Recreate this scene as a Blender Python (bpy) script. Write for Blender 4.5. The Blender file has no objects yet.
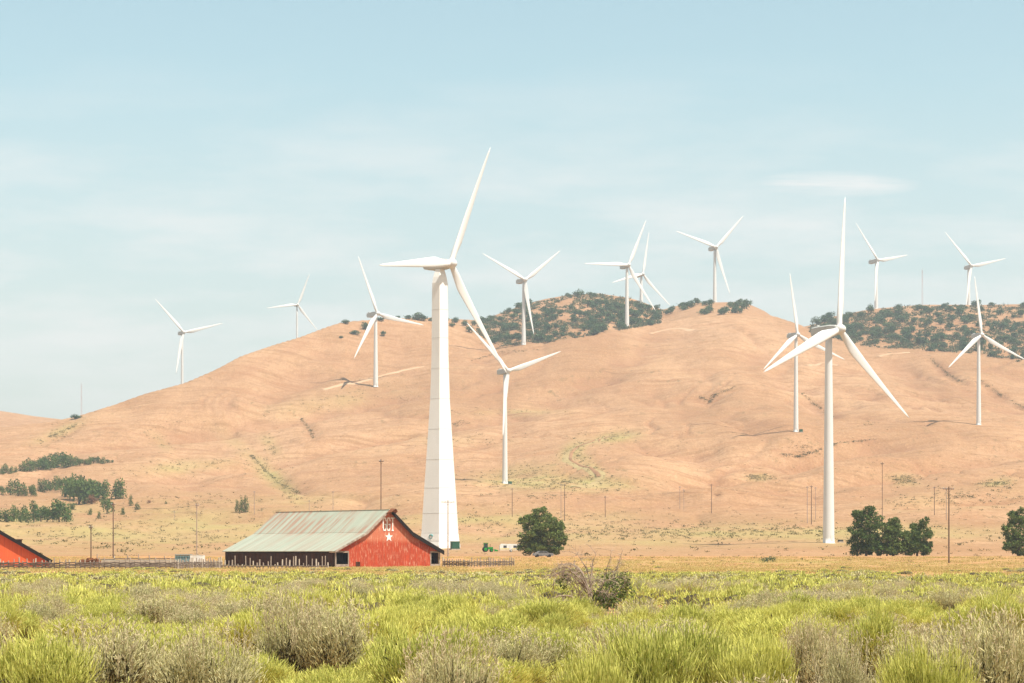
import bpy, math, random
import numpy as np
from mathutils import Vector, Matrix

rng = np.random.default_rng(7)
random.seed(7)
SC = bpy.context.scene
COL = SC.collection
F, CX, HY, CH = 2400.0, 512.0, 555.0, 2.2      # lens in pixels, principal column, horizon row, camera height

# ------------------------------------------------------------------ helpers
def P(px, py, Y):
    return np.array([(px - CX) * Y / F, Y, CH + (HY - py) * Y / F])

def tag(o, label=None, cat=None, group=None, kind=None):
    if label: o['label'] = label
    if cat: o['category'] = cat
    if group: o['group'] = group
    if kind: o['kind'] = kind
    return o

def empty(name, loc, rz=0.0, sc=1.0):
    o = bpy.data.objects.new(name, None)
    COL.objects.link(o)
    o.location = loc; o.rotation_euler = (0, 0, rz); o.scale = (sc, sc, sc)
    o.empty_display_size = 0.5
    return o

def link(name, me, parent=None, loc=None, rz=None, sc=None):
    o = bpy.data.objects.new(name, me)
    COL.objects.link(o)
    if parent is not None: o.parent = parent
    if loc is not None: o.location = loc
    if rz is not None: o.rotation_euler = (0, 0, rz)
    if sc is not None: o.scale = sc if hasattr(sc, '__len__') else (sc, sc, sc)
    return o

class MB:
    """collects shapes for ONE mesh"""
    def __init__(s): s.v = []; s.f = []; s.m = []; s.n = 0
    def add(s, vs, fs, m=0):
        b = s.n
        s.v.extend([tuple(map(float, q)) for q in vs]); s.n += len(vs)
        s.f.extend([tuple(b + i for i in q) for q in fs]); s.m.extend([m] * len(fs))
    def box(s, c, size, rz=0.0, m=0):
        x, y, z = [d / 2 for d in size]
        ca, sa = math.cos(rz), math.sin(rz)
        vs = [(c[0] + a * x * ca - b * y * sa, c[1] + a * x * sa + b * y * ca, c[2] + d * z)
              for d in (-1, 1) for a, b in ((-1, -1), (1, -1), (1, 1), (-1, 1))]
        s.add(vs, [(3, 2, 1, 0), (4, 5, 6, 7), (0, 1, 5, 4), (1, 2, 6, 5), (2, 3, 7, 6), (3, 0, 4, 7)], m)
    def tube(s, pts, rad, n=8, m=0, cap=True):
        pts = [np.array(p, float) for p in pts]
        vs = []; fs = []
        for i, p in enumerate(pts):
            t = pts[min(i + 1, len(pts) - 1)] - pts[max(i - 1, 0)]
            t = t / (np.linalg.norm(t) + 1e-9)
            a = np.cross(t, (0, 0, 1) if abs(t[2]) < .9 else (1, 0, 0)); a /= np.linalg.norm(a)
            b = np.cross(t, a)
            r = rad[i] if hasattr(rad, '__len__') else rad
            for k in range(n):
                w = 2 * math.pi * k / n
                vs.append(p + r * (a * math.cos(w) - b * math.sin(w)))
        for i in range(len(pts) - 1):
            for k in range(n):
                k2 = (k + 1) % n
                fs.append((i * n + k, i * n + k2, (i + 1) * n + k2, (i + 1) * n + k))
        if cap:
            fs.append(tuple(range(n - 1, -1, -1)))
            fs.append(tuple((len(pts) - 1) * n + k for k in range(n)))
        s.add(vs, fs, m)
    def lathe(s, prof, n=24, m=0, c=(0, 0, 0), axis='z', a0=0.0):
        vs = []; fs = []
        for r, z in prof:
            for k in range(n):
                w = 2 * math.pi * k / n + a0
                if axis == 'z': q = (r * math.cos(w), r * math.sin(w), z)
                elif axis == 'y': q = (r * math.cos(w), z, r * math.sin(w))
                else: q = (z, r * math.cos(w), r * math.sin(w))
                vs.append((q[0] + c[0], q[1] + c[1], q[2] + c[2]))
        L = len(prof)
        for i in range(L - 1):
            for k in range(n):
                k2 = (k + 1) % n
                fs.append((i * n + k, i * n + k2, (i + 1) * n + k2, (i + 1) * n + k))
        fs.append(tuple(range(n - 1, -1, -1))); fs.append(tuple((L - 1) * n + k for k in range(n)))
        s.add(vs, fs, m)
    def prism(s, poly, d, origin, ex, ey, ez, m=0):
        """polygon in (ex, ez) extruded by d along ey"""
        o = np.array(origin, float); ex, ey, ez = map(lambda q: np.array(q, float), (ex, ey, ez))
        n = len(poly)
        vs = [o + ex * a + ez * b for a, b in poly] + [o + ex * a + ez * b + ey * d for a, b in poly]
        fs = [tuple(range(n)), tuple(range(2 * n - 1, n - 1, -1))]
        fs += [(i + n, (i + 1) % n + n, (i + 1) % n, i) for i in range(n)]
        s.add(vs, fs, m)
    def mesh(s, name, mats, smooth=False):
        me = bpy.data.meshes.new(name)
        me.from_pydata(s.v, [], s.f)
        for mm in (mats if isinstance(mats, (list, tuple)) else [mats]): me.materials.append(mm)
        me.polygons.foreach_set('material_index', s.m)
        if smooth: me.polygons.foreach_set('use_smooth', [True] * len(s.f))
        me.update()
        return me
    def build(s, name, mats, parent=None, smooth=False, loc=None, rz=None):
        return link(name, s.mesh(name, mats, smooth), parent, loc, rz)

def np_mesh(name, V, polys, mats, attrs=None, smooth=False, mi=None):
    """fast mesh: polys = list of int arrays (n,k)"""
    me = bpy.data.meshes.new(name)
    me.vertices.add(len(V)); me.vertices.foreach_set('co', np.asarray(V, np.float32).ravel())
    tot = np.concatenate([np.full(len(p), p.shape[1], np.int32) for p in polys])
    idx = np.concatenate([p.ravel() for p in polys]).astype(np.int32)
    me.loops.add(len(idx)); me.loops.foreach_set('vertex_index', idx)
    me.polygons.add(len(tot))
    st = np.zeros(len(tot), np.int32); st[1:] = np.cumsum(tot)[:-1]
    me.polygons.foreach_set('loop_start', st)
    for mm in (mats if isinstance(mats, (list, tuple)) else [mats]): me.materials.append(mm)
    if mi is not None: me.polygons.foreach_set('material_index', np.asarray(mi, np.int32))
    me.polygons.foreach_set('use_smooth', np.full(len(tot), smooth))
    me.update(calc_edges=True)
    for k, a in (attrs or {}).items():
        at = me.attributes.new(k, 'FLOAT', 'POINT'); at.data.foreach_set('value', np.asarray(a, np.float32))
    me.validate()
    return me

# gradient noise -----------------------------------------------------------
_perm = np.random.default_rng(3).permutation(512)
_ang = np.random.default_rng(4).uniform(0, 2 * np.pi, 512)
def pnoise(x, y):
    x = np.asarray(x, float); y = np.asarray(y, float)
    xi = np.floor(x).astype(int); yi = np.floor(y).astype(int)
    xf = x - xi; yf = y - yi
    u = xf ** 3 * (xf * (xf * 6 - 15) + 10); v = yf ** 3 * (yf * (yf * 6 - 15) + 10)
    def gr(a, b):
        h = _perm[(_perm[a % 512] + b) % 512]
        return h
    def dot(a, b, dx, dy):
        h = _ang[gr(a, b)]
        return np.cos(h) * dx + np.sin(h) * dy
    n00 = dot(xi, yi, xf, yf); n10 = dot(xi + 1, yi, xf - 1, yf)
    n01 = dot(xi, yi + 1, xf, yf - 1); n11 = dot(xi + 1, yi + 1, xf - 1, yf - 1)
    return ((n00 * (1 - u) + n10 * u) * (1 - v) + (n01 * (1 - u) + n11 * u) * v) * 1.4
def fbm(x, y, o=4, g=.5):
    r = 0; a = 1
    for i in range(o):
        r = r + a * pnoise(x * 2 ** i + 17.3 * i, y * 2 ** i - 9.1 * i); a *= g
    return r

# ------------------------------------------------------------------ materials
def mat(name):
    m = bpy.data.materials.new(name); m.use_nodes = True
    nt = m.node_tree; nt.nodes.clear()
    out = nt.nodes.new('ShaderNodeOutputMaterial')
    return m, nt, out
def N(nt, t, **kw):
    n = nt.nodes.new('ShaderNode' + t)
    for k, v in kw.items(): setattr(n, k, v)
    return n
def noise(nt, vec, scale, detail=4, rough=.55, stretch=None):
    if stretch is not None:
        mp = N(nt, 'Mapping'); mp.inputs['Scale'].default_value = stretch
        nt.links.new(vec, mp.inputs[0]); vec = mp.outputs[0]
    n = N(nt, 'TexNoise'); n.inputs['Scale'].default_value = scale; n.inputs['Detail'].default_value = detail
    n.inputs['Roughness'].default_value = rough
    nt.links.new(vec, n.inputs['Vector'])
    return n.outputs['Fac']
def ramp(nt, fac, a, b):
    r = N(nt, 'MapRange'); r.inputs[1].default_value = a; r.inputs[2].default_value = b; r.clamp = True
    nt.links.new(fac, r.inputs[0]); return r.outputs[0]
def math_(nt, op, a, b):
    n = N(nt, 'Math', operation=op)
    for i, q in enumerate((a, b)):
        if isinstance(q, (int, float)): n.inputs[i].default_value = q
        else: nt.links.new(q, n.inputs[i])
    return n.outputs[0]
def mix(nt, fac, a, b):
    n = N(nt, 'Mix', data_type='RGBA')
    if isinstance(fac, (int, float)): n.inputs[0].default_value = fac
    else: nt.links.new(fac, n.inputs[0])
    for i, q in ((6, a), (7, b)):
        if isinstance(q, tuple): n.inputs[i].default_value = (*q, 1)
        else: nt.links.new(q, n.inputs[i])
    return n.outputs[2]
def surf(nt, out, col, rough=.8, metal=0, bump=None, bs=.3, bd=.1, spec=.3):
    b = N(nt, 'BsdfPrincipled')
    if isinstance(col, tuple): b.inputs['Base Color'].default_value = (*col, 1)
    else: nt.links.new(col, b.inputs['Base Color'])
    b.inputs['Roughness'].default_value = rough; b.inputs['Metallic'].default_value = metal
    b.inputs['Specular IOR Level'].default_value = spec
    if bump is not None:
        bn = N(nt, 'Bump'); bn.inputs['Strength'].default_value = bs; bn.inputs['Distance'].default_value = bd
        nt.links.new(bump, bn.inputs['Height']); nt.links.new(bn.outputs[0], b.inputs['Normal'])
    nt.links.new(b.outputs[0], out.inputs[0])
    return b
def simple(name, c1, c2=None, scale=3.0, rough=.75, stretch=None, spec=.12, metal=0):
    m, nt, out = mat(name)
    if c2 is None: c2 = tuple(x * .8 for x in c1)
    tc = N(nt, 'TexCoord').outputs['Object']
    f = ramp(nt, noise(nt, tc, scale, 5, .6, stretch), .35, .65)
    surf(nt, out, mix(nt, f, c1, c2), rough, metal, spec=spec)
    return m
def attr(nt, name):
    a = N(nt, 'Attribute'); a.attribute_name = name; return a.outputs['Fac']

def foliage(name, c1, c2, tip=None, trans=.3, use_var=False, tcol=None):
    """leaf material: varies per plant, per shoot; light shines through"""
    m, nt, out = mat(name)
    r = attr(nt, 'var') if use_var else N(nt, 'ObjectInfo').outputs['Random']
    geo = N(nt, 'NewGeometry')
    f = math_(nt, 'ADD', math_(nt, 'MULTIPLY', r, .45), math_(nt, 'MULTIPLY', geo.outputs['Random Per Island'], .55))
    c = mix(nt, f, c1, c2)
    if tip is not None:
        c = mix(nt, math_(nt, 'MULTIPLY', ramp(nt, attr(nt, 'tip'), .35, 1.0), .8), c, tip)
    d = N(nt, 'BsdfDiffuse'); nt.links.new(c, d.inputs[0])
    t = N(nt, 'BsdfTranslucent'); nt.links.new(c, t.inputs[0])
    mx = N(nt, 'MixShader'); mx.inputs[0].default_value = trans
    nt.links.new(d.outputs[0], mx.inputs[1]); nt.links.new(t.outputs[0], mx.inputs[2])
    nt.links.new(mx.outputs[0], out.inputs[0])
    return m

M = {}
M['white'] = simple('white_paint', (.64, .645, .63), (.60, .605, .59), .05, .45, spec=.25)
M['bright_white'] = simple('white_sign_paint', (.8, .8, .78), (.72, .7, .66), 1.5, .7)
M['nacelle_grey'] = simple('nacelle_paint', (.46, .47, .45), (.40, .41, .39), .3, .5)
M['white_old'] = simple('white_paint_worn', (.74, .73, .69), (.6, .58, .52), 1.2, .6)
M['concrete_white'] = simple('white_concrete', (.78, .78, .75), (.73, .73, .70), .25, .6, (1, 1, .3))
M['seam'] = simple('seam_grey', (.66, .66, .63), None, 1, .7)
M['grey_metal'] = simple('grey_metal', (.42, .43, .43), (.36, .37, .37), .8, .5)
M['teal'] = simple('teal_paint', (.12, .36, .36), None, 1, .6)
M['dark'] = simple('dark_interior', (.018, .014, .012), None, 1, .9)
M['bark'] = simple('bark', (.16, .11, .08), (.09, .065, .05), 4, .9, (1, 1, .2))
M['deadwood'] = simple('dead_wood', (.38, .30, .235), (.25, .19, .145), 6, .9, (1, 1, .3))
M['twigwood'] = simple('shrub_twigs', (.095, .078, .042), (.055, .043, .026), 6, .9)
M['pole_wood'] = simple('pole_wood', (.15, .095, .07), (.10, .065, .05), 3, .9, (1, 1, .15))
M['pole_grey'] = simple('pole_grey_wood', (.34, .27, .24), (.26, .2, .18), 3, .9, (1, 1, .15))
M['fence_wood'] = simple('fence_wood', (.40, .33, .27), (.20, .16, .13), 1.3, .9)
M['rail_wood'] = simple('dark_rail_wood', (.17, .13, .10), (.09, .07, .055), 1.3, .9)
M['fence_pale'] = simple('fence_pale_wood', (.50, .44, .36), (.36, .30, .24), 2.0, .9)
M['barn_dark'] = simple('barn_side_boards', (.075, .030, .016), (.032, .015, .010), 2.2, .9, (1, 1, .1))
M['rust'] = simple('rusty_iron', (.24, .095, .045), (.14, .06, .035), 3, .85)
M['green_paint'] = simple('green_paint', (.02, .26, .03), (.02, .2, .025), 2, .45)
M['yellow_paint'] = simple('yellow_paint', (.75, .55, .03), None, 2, .45)
M['tyre'] = simple('tyre_rubber', (.025, .025, .027), None, 3, .9)
M['glass'] = simple('window_glass', (.03, .04, .045), None, 1, .12, spec=.6)
M['car_grey'] = simple('car_grey_paint', (.2, .2, .2), (.16, .16, .16), 2, .35)
M['box_green'] = simple('utility_box_green', (.03, .10, .06), (.025, .08, .05), 1, .5)
M['dark_box'] = simple('dark_box_paint', (.06, .06, .05), (.04, .04, .035), 1, .6)
M['stock_grey'] = simple('stock_trailer_paint', (.20, .30, .31), (.15, .22, .23), 1.5, .5)
M['wire'] = simple('wire', (.12, .11, .10), None, 1, .6)
M['tower_steel'] = simple('mast_steel', (.55, .5, .5), (.5, .3, .28), .08, .6)
M['feed_concrete'] = simple('trough_concrete', (.46, .39, .31), (.34, .28, .22), .8, .9)

def barn_red():
    m, nt, out = mat('weathered_red_boards')
    tc = N(nt, 'TexCoord').outputs['Object']
    sp = N(nt, 'SeparateXYZ'); nt.links.new(tc, sp.inputs[0])
    streak = noise(nt, tc, 1.0, 5, .65, (5.5, 5.5, .35))
    blot = noise(nt, tc, .5, 4, .6)
    fleck = noise(nt, tc, 1.0, 6, .75, (3.4, 3.4, .8))
    base = mix(nt, ramp(nt, streak, .35, .65), (.46, .058, .018), (.27, .042, .016))
    # paint bleached above the old lean-to line
    hi = math_(nt, 'ADD', sp.outputs[2], math_(nt, 'MULTIPLY', math_(nt, 'SUBTRACT', streak, .5), 2.2))
    base = mix(nt, math_(nt, 'MULTIPLY', ramp(nt, hi, 4.4, 5.1), .62), base, (.52, .19, .105))
    wear = math_(nt, 'MULTIPLY', ramp(nt, fleck, .52, .63), ramp(nt, blot, .25, .55))
    base = mix(nt, math_(nt, 'MULTIPLY', wear, .75), base, (.62, .38, .26))
    # board joints every 0.3 m along the wall
    w = N(nt, 'Math', operation='FRACT'); nt.links.new(math_(nt, 'MULTIPLY', sp.outputs[0], 3.2), w.inputs[0])
    joint = math_(nt, 'LESS_THAN', w.outputs[0], .09)
    base = mix(nt, math_(nt, 'MULTIPLY', joint, .45), base, (.12, .025, .015))
    surf(nt, out, base, .9, bump=streak, bs=.5, bd=.03)
    return m
def plain_red():
    m, nt, out = mat('red_barn_boards')
    tc = N(nt, 'TexCoord').outputs['Object']
    sp = N(nt, 'SeparateXYZ'); nt.links.new(tc, sp.inputs[0])
    streak = noise(nt, tc, 1.0, 4, .6, (4.5, 4.5, .25))
    base = mix(nt, ramp(nt, streak, .3, .7), (.68, .12, .035), (.55, .088, .028))
    w = N(nt, 'Math', operation='FRACT'); nt.links.new(math_(nt, 'MULTIPLY', sp.outputs[0], 1.4), w.inputs[0])
    base = mix(nt, math_(nt, 'MULTIPLY', math_(nt, 'LESS_THAN', w.outputs[0], .06), .4), base, (.25, .04, .02))
    surf(nt, out, base, .85, bump=streak, bs=.3, bd=.02)
    return m
def tin_roof(rust=True):
    m, nt, out = mat('corrugated_tin_roof')
    tc = N(nt, 'TexCoord').outputs['Object']
    sp = N(nt, 'SeparateXYZ'); nt.links.new(tc, sp.inputs[0])
    sheet = noise(nt, tc, 1.0, 2, .5, (.02, .55, .02))
    fine = noise(nt, tc, 1.0, 5, .6, (.25, 2.6, .25))
    c = mix(nt, ramp(nt, sheet, .35, .65), (.37, .39, .31), (.31, .34, .265))
    c = mix(nt, math_(nt, 'MULTIPLY', ramp(nt, fine, .45, .75), .35), c, (.42, .43, .35))
    if rust:
        streaks = noise(nt, tc, 1.0, 3, .55, (.10, 1.1, .10))
        patch = noise(nt, tc, .12, 3, .5)
        up = ramp(nt, sp.outputs[2], 5.6, 6.3)
        rs = math_(nt, 'MULTIPLY', ramp(nt, streaks, .45, .56), ramp(nt, patch, .30, .46))
        rs = math_(nt, 'MULTIPLY', rs, math_(nt, 'ADD', math_(nt, 'MULTIPLY', up, .62), .36))
        c = mix(nt, math_(nt, 'MULTIPLY', rs, .85), c, (.33, .19, .13))
    wv = N(nt, 'TexWave', wave_type='BANDS', bands_direction='Y'); wv.inputs['Scale'].default_value = 1.6
    nt.links.new(tc, wv.inputs['Vector'])
    surf(nt, out, c, .6, 0.0, bump=wv.outputs['Fac'], bs=.35, bd=.03)
    return m
M['barn_red'] = barn_red(); M['plain_red'] = plain_red(); M['tin'] = tin_roof(); M['tin2'] = tin_roof(False)

def ground_mat(name, hill):
    m, nt, out = mat(name)
    pos = N(nt, 'NewGeometry').outputs['Position']
    veg = attr(nt, 'veg'); soil = attr(nt, 'soil')
    if hill:
        big = noise(nt, pos, .006, 5, .55, (1, .6, 1))
        mid = noise(nt, pos, .03, 5, .6, (1, .35, 1))
        fine = noise(nt, pos, .22, 5, .7, (1, .3, 1))
        c = mix(nt, ramp(nt, big, .34, .66), HILL_A, HILL_B)
        c = mix(nt, math_(nt, 'MULTIPLY', ramp(nt, mid, .50, .72), .60), c, HILL_C)
        c = mix(nt, math_(nt, 'MULTIPLY', ramp(nt, fine, .45, .68), .65), c, HILL_D)
        pale = noise(nt, pos, .016, 4, .6, (1, .3, 1))
        c = mix(nt, math_(nt, 'MULTIPLY', ramp(nt, pale, .55, .7), .45), c, HILL_E)
        lin = noise(nt, pos, 1.0, 4, .65, (.012, .085, .05))
        c = mix(nt, math_(nt, 'MULTIPLY', ramp(nt, lin, .49, .64), .72), c, (.30, .155, .075))
        lin2 = noise(nt, pos, 1.0, 3, .6, (.03, .16, .05))
        c = mix(nt, math_(nt, 'MULTIPLY', ramp(nt, lin2, .53, .66), .65), c, (.24, .13, .06))
        grain = noise(nt, pos, .75, 3, .7, (1, .35, 1))
        c = mix(nt, math_(nt, 'MULTIPLY', ramp(nt, grain, .48, .70), .35), c, (.24, .13, .062))
        c = mix(nt, math_(nt, 'MULTIPLY', ramp(nt, grain, .50, .32), .35), c, (.55, .35, .19))
        clump = noise(nt, pos, .13, 4, .75, (1, .3, 1)); area = noise(nt, pos, .008, 3, .5)
        c = mix(nt, math_(nt, 'MULTIPLY', math_(nt, 'MULTIPLY', ramp(nt, clump, .60, .66), ramp(nt, area, .40, .60)), .75), c, (.17, .115, .05))
        c = mix(nt, math_(nt, 'MULTIPLY', soil, .75), c, (.25, .115, .06))  # bare soil, plus the painted shade of the hollows
        vf = math_(nt, 'MULTIPLY', veg, ramp(nt, fine, .02, .42))
        c = mix(nt, vf, c, (.33, .275, .105))
        b = fine
        surf(nt, out, c, .95, bump=b, bs=.6, bd=1.2, spec=.1)
    else:
        big = noise(nt, pos, .02, 4, .55)
        mid = noise(nt, pos, .15, 5, .6, (1, .5, 1))
        fine = noise(nt, pos, 2.2, 5, .7)
        c = mix(nt, ramp(nt, big, .35, .65), (.40, .20, .09), (.46, .25, .115))
        c = mix(nt, math_(nt, 'MULTIPLY', ramp(nt, mid, .45, .65), .6), c, (.44, .28, .11))
        c = mix(nt, math_(nt, 'MULTIPLY', ramp(nt, fine, .4, .7), .45), c, (.24, .13, .065))
        c = mix(nt, math_(nt, 'MULTIPLY', soil, .75), c, (.47, .22, .10))
        vf = math_(nt, 'MULTIPLY', veg, ramp(nt, mid, .25, .6))
        c = mix(nt, vf, c, (.33, .27, .085))
        surf(nt, out, c, .95, bump=fine, bs=.6, bd=.08, spec=.1)
    return m
HILL_A, HILL_B = (.315, .172, .088), (.435, .260, .148)
HILL_C, HILL_D, HILL_E = (.31, .150, .072), (.27, .150, .068), (.48, .295, .16)

# ------------------------------------------------------------------ terrain
def pchip(x, y, xq):
    x = np.array(x, float); y = np.array(y, float)
    h = np.diff(x); d = np.diff(y) / h
    m = np.zeros_like(x)
    for i in range(1, len(x) - 1):
        if d[i - 1] * d[i] > 0:
            w1 = 2 * h[i] + h[i - 1]; w2 = h[i] + 2 * h[i - 1]
            m[i] = (w1 + w2) / (w1 / d[i - 1] + w2 / d[i])
    m[0] = d[0]; m[-1] = d[-1]
    i = np.clip(np.searchsorted(x, xq) - 1, 0, len(x) - 2)
    t = (xq - x[i]) / h[i]
    return ((1 + 2 * t) * (1 - t) ** 2 * y[i] + t * (1 - t) ** 2 * h[i] * m[i]
            + t * t * (3 - 2 * t) * y[i + 1] + t * t * (t - 1) * h[i] * m[i + 1])

remap = lambda D: 600 + (np.asarray(D, float) - 600) * .74
crestA = np.array([(-700, 2500, 455), (-200, 2500, 440), (0, 2500, 428), (50, 2500, 421), (75, 2500, 416), (110, 2550, 405), (150, 2600, 392), (185, 2650, 382), (215, 2700, 369),
    (240, 2750, 356), (270, 2800, 346), (300, 2850, 336.5), (330, 2900, 326), (345, 2920, 321.5), (380, 2950, 319), (440, 3000, 318),
    (470, 3000, 330), (500, 2950, 346), (560, 2980, 340), (600, 3020, 333), (640, 3060, 326), (690, 3100, 317), (720, 3120, 311),
    (745, 3120, 310.5), (770, 3120, 314), (800, 3080, 324), (815, 3050, 333), (870, 2980, 346), (930, 2950, 350), (980, 2930, 353), (1024, 2900, 362),
    (1250, 2850, 385), (1750, 2800, 420)], float)
crestB = np.array([(-700, 3700, 420), (-200, 3700, 405), (-60, 3700, 406), (0, 3700, 411), (30, 3700, 416), (60, 3700, 419.5), (90, 3700, 425), (150, 3700, 440), (300, 3500, 430), (380, 3400, 340), (410, 3400, 322), (440, 3400, 319), (480, 3400, 321),
    (520, 3450, 307), (545, 3480, 300), (570, 3500, 295.5), (600, 3500, 294.5), (630, 3480, 299), (650, 3450, 306), (662, 3450, 311), (680, 3450, 306), (700, 3400, 303),
    (745, 3400, 303), (765, 3400, 312), (790, 3500, 330), (815, 3500, 325), (830, 3500, 318), (870, 3500, 310), (920, 3500, 306), (1024, 3500, 305), (1250, 3500, 300), (1750, 3500, 330)], float)
crestA[:, 1] = remap(crestA[:, 1]); crestB[:, 1] = remap(crestB[:, 1])
ctrl = {
 0: [(600, 556), (900, 545), (1300, 522), (1700, 497), (2000, 471), (2300, 445), (2500, 428)],
 100: [(600, 556), (900, 546), (1300, 525), (1700, 500), (2000, 472), (2300, 440), (2540, 408.5)],
 240: [(600, 556), (900, 547), (1300, 526), (1700, 500), (2000, 470), (2400, 425), (2750, 356)],
 375: [(600, 556), (900, 548), (1300, 523), (1700, 495), (2000, 464), (2400, 418), (2700, 383), (2950, 319)],
 500: [(600, 556), (900, 548), (1300, 517), (1710, 484), (2000, 455), (2400, 408), (2700, 376), (2950, 346)],
 620: [(600, 556), (900, 546), (1300, 515), (1700, 475), (2000, 440), (2400, 398), (2700, 362), (3040, 329.5)],
 700: [(600, 556), (900, 545), (1300, 514), (1700, 475), (2000, 440), (2400, 395), (2700, 358), (3107, 315)],
 796: [(600, 556), (900, 543.5), (1300, 513), (1700, 470), (1940, 432), (2400, 392), (2700, 362), (3085, 323)],
 900: [(600, 556), (900, 543), (1300, 512), (1700, 470), (2000, 434), (2400, 396), (2700, 368), (2965, 348)],
 1024: [(600, 556), (900, 543), (1300, 510), (1700, 468), (2000, 436), (2400, 404), (2700, 378), (2900, 362)]}
tq = np.linspace(0, 1, 161)
cpx = sorted(ctrl); G = []
for k in cpx:
    a = np.array(ctrl[k], float); t = (a[:, 0] - 600) / (a[-1, 0] - 600); gg = (556 - a[:, 1]) / (556 - a[-1, 1])
    G.append(np.clip(pchip(t, gg, tq), 0, 1))
G = np.array(G)
PXS = np.arange(-700, 1751, 2.5)
Gx = np.array([np.interp(PXS, cpx, G[:, j]) for j in range(len(tq))]).T
ker = np.exp(-np.linspace(-2.5, 2.5, 41) ** 2); ker /= ker.sum()
def sm(a, k): return np.convolve(np.pad(a, len(k) // 2, mode='edge'), k, mode='valid')
Gx = np.array([sm(Gx[:, j], ker) for j in range(len(tq))]).T
k2 = np.exp(-np.linspace(-2.2, 2.2, 7) ** 2); k2 /= k2.sum()
cAd, cAp = sm(np.interp(PXS, crestA[:, 0], crestA[:, 1]), ker), sm(np.interp(PXS, crestA[:, 0], crestA[:, 2]), k2)
cBd, cBp = sm(np.interp(PXS, crestB[:, 0], crestB[:, 1]), ker), sm(np.interp(PXS, crestB[:, 0], crestB[:, 2]), k2)
YS = np.concatenate([np.arange(600, 1200, 5.0), np.arange(1200, 2900, 6.0), np.arange(2900, 3301, 20.0)])
YY, XX = np.meshgrid(YS, PXS)              # [px, Y]
T = (YY - 600) / (cAd[:, None] - 600)
pyA = np.empty_like(T)
for i in range(len(PXS)):
    g = np.interp(T[i], tq, Gx[i])
    pyA[i] = 556 + (cAp[i] - 556) * g
zA = CH + (HY - pyA) * YY / F
zc = CH + (HY - cAp) * cAd / F                # crest height
over = np.maximum(YY - cAd[:, None], 0)
zA = np.where(T > 1, zc[:, None] - over * .10 - over ** 2 * 2.5e-4, zA)
zBc = CH + (HY - cBp) * cBd / F
db = YY - cBd[:, None]
zB = zBc[:, None] - np.where(db < 0, .155 * np.sqrt(db ** 2 + 900) - 4.6 + (np.minimum(db, 0) ** 2) * 1e-4, db * .1 + np.maximum(db, 0) ** 2 * 3e-4)
Xw = (XX - CX) * YY / F
dd = zA - zB; kk = 5.0
hgt = np.maximum(zA, zB) + np.where(np.abs(dd) < kk, (kk - np.abs(dd)) ** 2 / (4 * kk), 0) * .6
hgt = np.maximum(hgt, 1.0)
# natural relief: swales running downhill, hummocks
fade = np.clip((YY - 650) / 700, 0, 1) * np.clip((cAd[:, None] - YY) / 250 + .25, .12, 1)
wx = Xw + 60 * fbm(Xw / 260, YY / 260 + 5, 2)
swale = 1 - np.abs(fbm(wx / 170, YY / 520 + 3, 3)) * 2.0
hgt = hgt - fade * 7.0 * np.clip(swale - .35, 0, 1) ** 1.5
hgt = hgt + fade * 5.5 * fbm(Xw / 240 + 9, YY / 300, 3)
hgt = hgt + fade * .9 * fbm(Xw / 34, YY / 60, 3)
rill = 1 - np.abs(fbm(Xw / 42 + YY / 300, YY / 260, 2)) * 2.4
hgt = hgt - fade * 1.3 * np.clip(rill - .55, 0, 1)
gully_n = fbm(Xw / 75 + .35 * YY / 110 + 1.2 * fbm(Xw / 150, YY / 200, 2), YY / 330 + 7, 3)
gmask = np.clip(1 - np.abs(gully_n) * 9, 0, 1) * np.clip(.25 + fbm(Xw / 300 + 4, YY / 300, 2) * 2.2, 0, 1)
hgt = hgt - fade * 2.6 * gmask
hgt = hgt + fade * .45 * fbm(Xw / 13, YY / 22, 2)
con = np.abs(((hgt / 13.0 + .55 * fbm(Xw / 120, YY / 160 + 2, 3)) % 1.0) - .5)
trail = np.clip(1 - con / .05, 0, 1) * np.clip(fbm(Xw / 90 + 30, YY / 90, 2) * 3 - .25, 0, 1) * np.clip((YY - 900) / 200, 0, 1)
rowi = lambda D: np.interp(D, YS, np.arange(len(YS)))
coli = lambda px: np.interp(px, PXS, np.arange(len(PXS)))
def zgrid(px, Y):
    i = np.clip(coli(px), 0, len(PXS) - 1.001); j = np.clip(rowi(Y), 0, len(YS) - 1.001)
    i0 = np.floor(i).astype(int); j0 = np.floor(j).astype(int); a = i - i0; b = j - j0
    return ((hgt[i0, j0] * (1 - a) + hgt[i0 + 1, j0] * a) * (1 - b) + (hgt[i0, j0 + 1] * (1 - a) + hgt[i0 + 1, j0 + 1] * a) * b)
def zplain(x, Y):
    s = np.clip((np.asarray(Y, float) - 400) / 200, 0, 1); s = s * s * (3 - 2 * s)
    px = CX + np.asarray(x) * F / 600.0
    far = np.interp(px, PXS, hgt[:, 0])
    near = .16 * fbm(np.asarray(x) / 14, np.asarray(Y) / 14, 3) * np.clip(1 - np.asarray(Y, float) / 380, 0, 1)
    return s * far + near
def ground(x, Y):
    x = np.asarray(x, float); Y = np.asarray(Y, float)
    px = CX + x * F / np.maximum(Y, 1)
    return np.where(Y < 600, zplain(x, Y), zgrid(px, np.maximum(Y, 600)))
_far = np.concatenate([np.arange(20, 600, 1.0), np.arange(600, 3000, 2.0)])
def hit(px, py, dmin=20):
    """distance at which the sight line of a point of the photograph meets the ground"""
    Y = _far[_far >= dmin]
    x = (px - CX) * Y / F
    pp = HY - (ground(x, Y) - CH) * F / Y
    k = np.nonzero(pp <= py)[0]
    if len(k) == 0: return None
    return float(Y[k[0]])
def gpt(px, py, dmin=20):
    Y = hit(px, py, dmin)
    x = (px - CX) * Y / F
    return np.array([x, Y, float(ground(x, Y))])

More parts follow.
